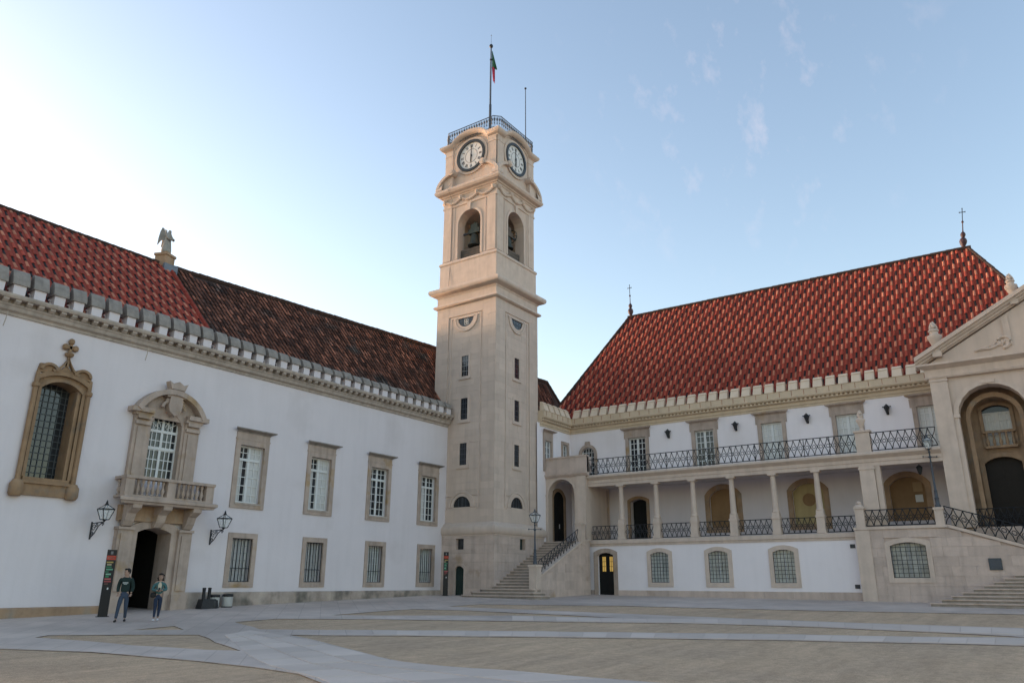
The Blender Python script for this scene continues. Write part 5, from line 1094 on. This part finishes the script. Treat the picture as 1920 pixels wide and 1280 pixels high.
# ================================================================== figures
def skin_obj(name, V, E_, rad, mt, parent, sub=2, root=0):
    me = bpy.data.meshes.new(name); me.from_pydata([Vector(v) for v in V], E_, []); bm = bmesh.new(); bm.from_mesh(me); lay = bm.verts.layers.skin.verify(); bm.verts.ensure_lookup_table()
    for i, v in enumerate(bm.verts):
        r_ = rad[i]; v[lay].radius = r_ if isinstance(r_, tuple) else (r_, r_); v[lay].use_root = (i == root)
    bm.to_mesh(me); bm.free(); o = bpy.data.objects.new(name, me); col.objects.link(o)
    md = o.modifiers.new('skin', 'SKIN'); md.use_smooth_shade = True; md.branch_smoothing = .4; s = o.modifiers.new('sub', 'SUBSURF'); s.levels = sub; s.render_levels = sub
    dg = bpy.context.evaluated_depsgraph_get(); me2 = bpy.data.meshes.new_from_object(o.evaluated_get(dg)); bpy.data.objects.remove(o); me2.name = name
    me2.materials.clear(); me2.materials.append(mt); me2.polygons.foreach_set('use_smooth', [True] * len(me2.polygons))
    o = bpy.data.objects.new(name, me2); col.objects.link(o); o.parent = parent; return o
skinm = mat('skin', (.36, .23, .175), .6, .05, 5); hairm = mat('dark_hair', (.012, .009, .008), .7, .2, 20); jean = mat('blue_jeans', (.04, .058, .09), .85, .18, 8); jeanD = mat('dark_jeans', (.018, .03, .06), .85, .18, 8)
hood_m = mat('dark_green_hoodie', (.014, .03, .028), .9, .12, 6); jack = mat('teal_jacket', (.05, .13, .135), .85, .15, 6); blouse = mat('cream_blouse', (.5, .44, .34), .8, .1, 8); shoeW = mat('white_shoes', (.6, .6, .62), .6, .05); shoeB = mat('dark_shoes', (.02, .017, .016), .6, .1); bagm = mat('black_bag', (.01, .01, .011), .6, .1)
def person(x, y, rot, label, P, arms, legs, H, hair, top, trousers, shoes, topname, fem=False, headturn=0.):
    t = thing('person', label, 'person', (x, y, g(x, y) + PH)); t.rotation_euler.z = rot; k = H / 1.75
    def S(v): return (v[0] * k, v[1] * k, v[2] * k)
    hx = 1 - .1 * fem
    # body: one continuous skin surface
    V = [(0, 0, .93), (0, 0, 1.1), (0, .01, 1.3), (0, 0, 1.45), (0, -.01, 1.53), (0, -.02, 1.6)]; E_ = [(0, 1), (1, 2), (2, 3), (3, 4), (4, 5)]; R_ = [(.12, .09), (.12, .085), (.135, .09), (.09, .07), .048, .05]
    for si, s in enumerate((-1, 1)):
        a = arms[si]; l = legs[si]; o = len(V)
        V += [(s * .17 * hx, 0, 1.42)] + list(a); E_ += [(3, o), (o, o + 1), (o + 1, o + 2)]; R_ += [.055, .04, .03]
        o = len(V); V += [(s * .09, 0, .9)] + list(l); E_ += [(0, o), (o, o + 1), (o + 1, o + 2)]; R_ += [.075, .052, .036]
    skin_obj('body', [S(v) for v in V], E_, R_, skinm, t, 1)
    # head with face
    hb = B(); ct, stn = cos(headturn), sin(headturn)
    hb.f = lambda u, d, z: (k * (u * ct - d * stn), k * (-.02 + u * stn + d * ct), k * z)
    hb.lathe(0, 0, [(.02, 1.515), (.055, 1.53), (.072, 1.57), (.078, 1.62), (.08, 1.66), (.074, 1.71), (.05, 1.745), (.01, 1.757)], 14, 0, 1.2); hb.box(-.013, .013, -.115, -.085, 1.605, 1.65); hb.box(-.085, -.075, -.01, .02, 1.6, 1.655); hb.box(.075, .085, -.01, .02, 1.6, 1.655)
    ho = hb.build('head', skinm, t, True)
    fb = B(); fb.f = hb.f
    for s in (-1, 1): fb.box(s * .032 - .012, s * .032 + .012, -.096, -.088, 1.642, 1.654); fb.box(s * .032 - .018, s * .032 + .018, -.095, -.088, 1.668, 1.675)
    fb.box(-.022, .022, -.093, -.085, 1.568, 1.576); fb.build('features', hairm, ho)['kind'] = 'stuff'
    b = B(); b.f = hb.f
    if fem:
        b.lathe(0, .05, [(.08, 1.47), (.1, 1.52), (.105, 1.6), (.1, 1.69), (.085, 1.745), (.04, 1.775), (.01, 1.78)], 14, 0, .9); b.lathe(0, -.03, [(.07, 1.7), (.075, 1.73), (.05, 1.765), (.01, 1.778)], 12); r_ = random.Random(3)
        for q in range(26): a = r_.uniform(.1, pi - .1); zz = r_.uniform(1.46, 1.74); b.lathe(.1 * cos(a), .03 + .09 * sin(a), [(.01, zz - .04), (.035, zz), (.01, zz + .04)], 6)
    else:
        b.lathe(0, .02, [(.075, 1.6), (.086, 1.64), (.09, 1.69), (.078, 1.74), (.045, 1.772), (.01, 1.78)], 14, 0, 1.08); b.lathe(0, -.05, [(.05, 1.71), (.06, 1.74), (.04, 1.77), (.01, 1.775)], 10)
    b.build('hair', hairm, ho, True)
    # top
    V = [(0, .0, .94), (0, 0, 1.12), (0, 0, 1.3), (0, 0, 1.43), (0, .0, 1.49)]; E_ = [(0, 1), (1, 2), (2, 3), (3, 4)]; R_ = [(.165, .115), (.16, .115), (.17, .12), (.12, .09), (.065, .06)] if not fem else [(.15, .115), (.14, .11), (.15, .115), (.105, .08), (.055, .05)]
    for si, s in enumerate((-1, 1)):
        a = arms[si]; o = len(V); e = Vector(a[0]); wv = Vector(a[1]); V += [(s * .175 * hx, 0, 1.41), tuple(e), tuple(e.lerp(wv, .86))]; E_ += [(3, o), (o, o + 1), (o + 1, o + 2)]; R_ += [.078, .066, .05]
    skin_obj(topname, [S(v) for v in V], E_, [tuple(q * k for q in r_) if isinstance(r_, tuple) else r_ * k for r_ in R_], top, t, 2)
    V = [(0, 0, 1.06), (0, 0, .92)]; E_ = [(0, 1)]; R_ = [(.135, .1), (.15, .11)] if not fem else [(.125, .095), (.15, .115)]
    for si, s in enumerate((-1, 1)):
        l = legs[si]; o = len(V); kn = Vector(l[0]); an = Vector(l[1]); V += [(s * .085, 0, .84), tuple(kn), tuple(an + Vector((0, 0, .02)))]; E_ += [(1, o), (o, o + 1), (o + 1, o + 2)]; R_ += [.095, .066, .05 if not fem else .04]
    skin_obj('trousers', [S(v) for v in V], E_, [tuple(q * k for q in r_) if isinstance(r_, tuple) else r_ * k for r_ in R_], trousers, t, 2)
    for si, s in enumerate((-1, 1)):
        an = Vector(legs[si][1]); skin_obj('shoe', [S(v) for v in ((an.x, an.y + .04, an.z - .03), (an.x, an.y - .05, an.z - .045), (an.x + s * .015, an.y - .17, an.z - .055))], [(0, 1), (1, 2)], [(.045 * k, .05 * k), (.05 * k, .04 * k), (.04 * k, .028 * k)], shoes, t, 1)
    # hands: palm, four fingers, thumb
    for si, s in enumerate((-1, 1)):
        e, wv = Vector(arms[si][0]), Vector(arms[si][1]); d = (wv - e).normalized(); side = d.cross(Vector((0, 1, 0))); side = side.normalized() if side.length > .1 else Vector((1, 0, 0)); nrm = d.cross(side)
        pm = wv + d * .05; V = [wv, pm]; E_ = [(0, 1)]; R_ = [(.026, .02), (.036, .018)]
        for q in range(4):
            o = len(V); bse = pm + d * .03 + side * (.027 - .018 * q); f1 = bse + d * (.035 - .004 * abs(q - 1)) + nrm * .008; V += [bse, f1, f1 + d * .022 + nrm * .02]; E_ += [(1, o), (o, o + 1), (o + 1, o + 2)]; R_ += [.0095, .009, .008]
        o = len(V); V += [wv + d * .03 + side * .035, wv + d * .065 + side * .055 + nrm * .012]; E_ += [(0, o), (o, o + 1)]; R_ += [.011, .009]
        skin_obj('hand', [S(v) for v in V], E_, R_, skinm, t, 1)
    return t, k
mt_, k_ = person(15.4, 27.2, radians(-38), 'man in dark green hoodie and blue jeans walking from the portal, head turned', None, [((-.235, .05, 1.14), (-.205, -.07, .94)), ((.235, .06, 1.14), (.205, -.05, .94))], [((-.12, -.1, .5), (-.15, -.12, .09)), ((.1, -.02, .48), (.1, .12, .1))], 1.77, None, hood_m, jean, shoeB, 'hoodie', False, radians(-55))
b = B(); rr = random.Random(6)
for q in range(5): b.box(-.09 + .037 * q, -.063 + .037 * q, -.136, -.118, 1.29, 1.325)
for q in range(3): b.box(-.05 + .037 * q, -.026 + .037 * q, -.134, -.116, 1.25, 1.272)
b.build('chest_print', mat('pale_print', (.5, .55, .54), .8, .05), mt_)
b = B(); b.lathe(0, .05, [(.06, 1.4), (.1, 1.44), (.105, 1.5), (.07, 1.53)], 12); b.build('hood', hood_m, mt_, True)
wt_, k_ = person(16.4, 26.72, radians(-32), 'woman in teal jacket and dark jeans looking at a phone by the portal', None, [((-.25, .02, 1.16), (-.05, -.22, 1.12)), ((.25, .02, 1.16), (.07, -.22, 1.14))], [((-.07, -.06, .5), (-.07, -.08, .09)), ((.08, -.0, .5), (.07, .05, .1))], 1.6, None, jack, jeanD, shoeW, 'jacket', True, 0.)
b = B(); b.prism([(-.05, 1.0), (.05, 1.0), (.06, 1.22), (.03, 1.31), (-.03, 1.31), (-.06, 1.22)], -.115, -.09); b.build('blouse', blouse, wt_)
ph = tag(B().box(-.035, .035, -.006, .006, -.07, .07).build('phone', bagm), 'dark phone held in the woman\'s hands', 'phone'); ph.location = wt_.location + Vector((sin(radians(-32)) * .25, -cos(radians(-32)) * .25, 1.07)); ph.rotation_euler = (radians(-35), 0, radians(-32))
bg_ = tag(skin_obj('shoulder_bag', [(0, 0, .02), (0, 0, .22)], [(0, 1)], [(.14, .07), (.11, .05)], bagm, None, 2), 'black shoulder bag at the woman\'s side', 'bag'); bg_.location = wt_.location + Vector((-.15, .06, .76)); bg_.rotation_euler.z = radians(-32)

# angel on the ridge
an = thing('angel_statue', 'weathered stone angel with raised wings on a pedestal on the roof ridge', 'statue', (20.95, 38.0, 18.2)); an.rotation_euler.z = radians(22)
b = B(); b.box(-.36, .36, -.36, .36, 0, .66); b.box(-.41, .41, -.41, .41, .66, .8); b.build('pedestal', limeT, an)
skin_obj('robed_figure', [(0, 0, .8), (0, 0, 1.15), (0, 0, 1.65), (0, -.02, 1.85), (0, -.02, 2.05), (0, -.05, 2.17), (0, -.08, 2.31), (.18, -.05, 1.95), (.24, -.2, 1.72), (.06, -.33, 1.75), (-.18, -.05, 1.95), (-.22, -.2, 1.7), (-.05, -.36, 1.62)], [(0, 1), (1, 2), (2, 3), (3, 4), (4, 5), (5, 6), (4, 7), (7, 8), (8, 9), (4, 10), (10, 11), (11, 12)], [(.31, .31), (.28, .27), (.2, .19), (.19, .16), (.17, .13), .07, (.11, .12), .085, .07, .05, .085, .07, .05], statue_m, an, 2)
for s in (-1, 1):
    b = B(); b.add([(s * .06, .1, 1.7), (s * .09, .14, 2.1), (s * .14, .24, 2.4), (s * .17, .32, 2.45), (s * .2, .4, 2.2), (s * .22, .45, 1.8), (s * .22, .47, 1.4), (s * .19, .38, 1.58), (s * .16, .3, 1.7), (s * .12, .2, 1.62)], [tuple(range(10))]); o = b.build('wing', statue_m, an); md = o.modifiers.new('s', 'SOLIDIFY'); md.thickness = .09
# wires at the end of the old roof
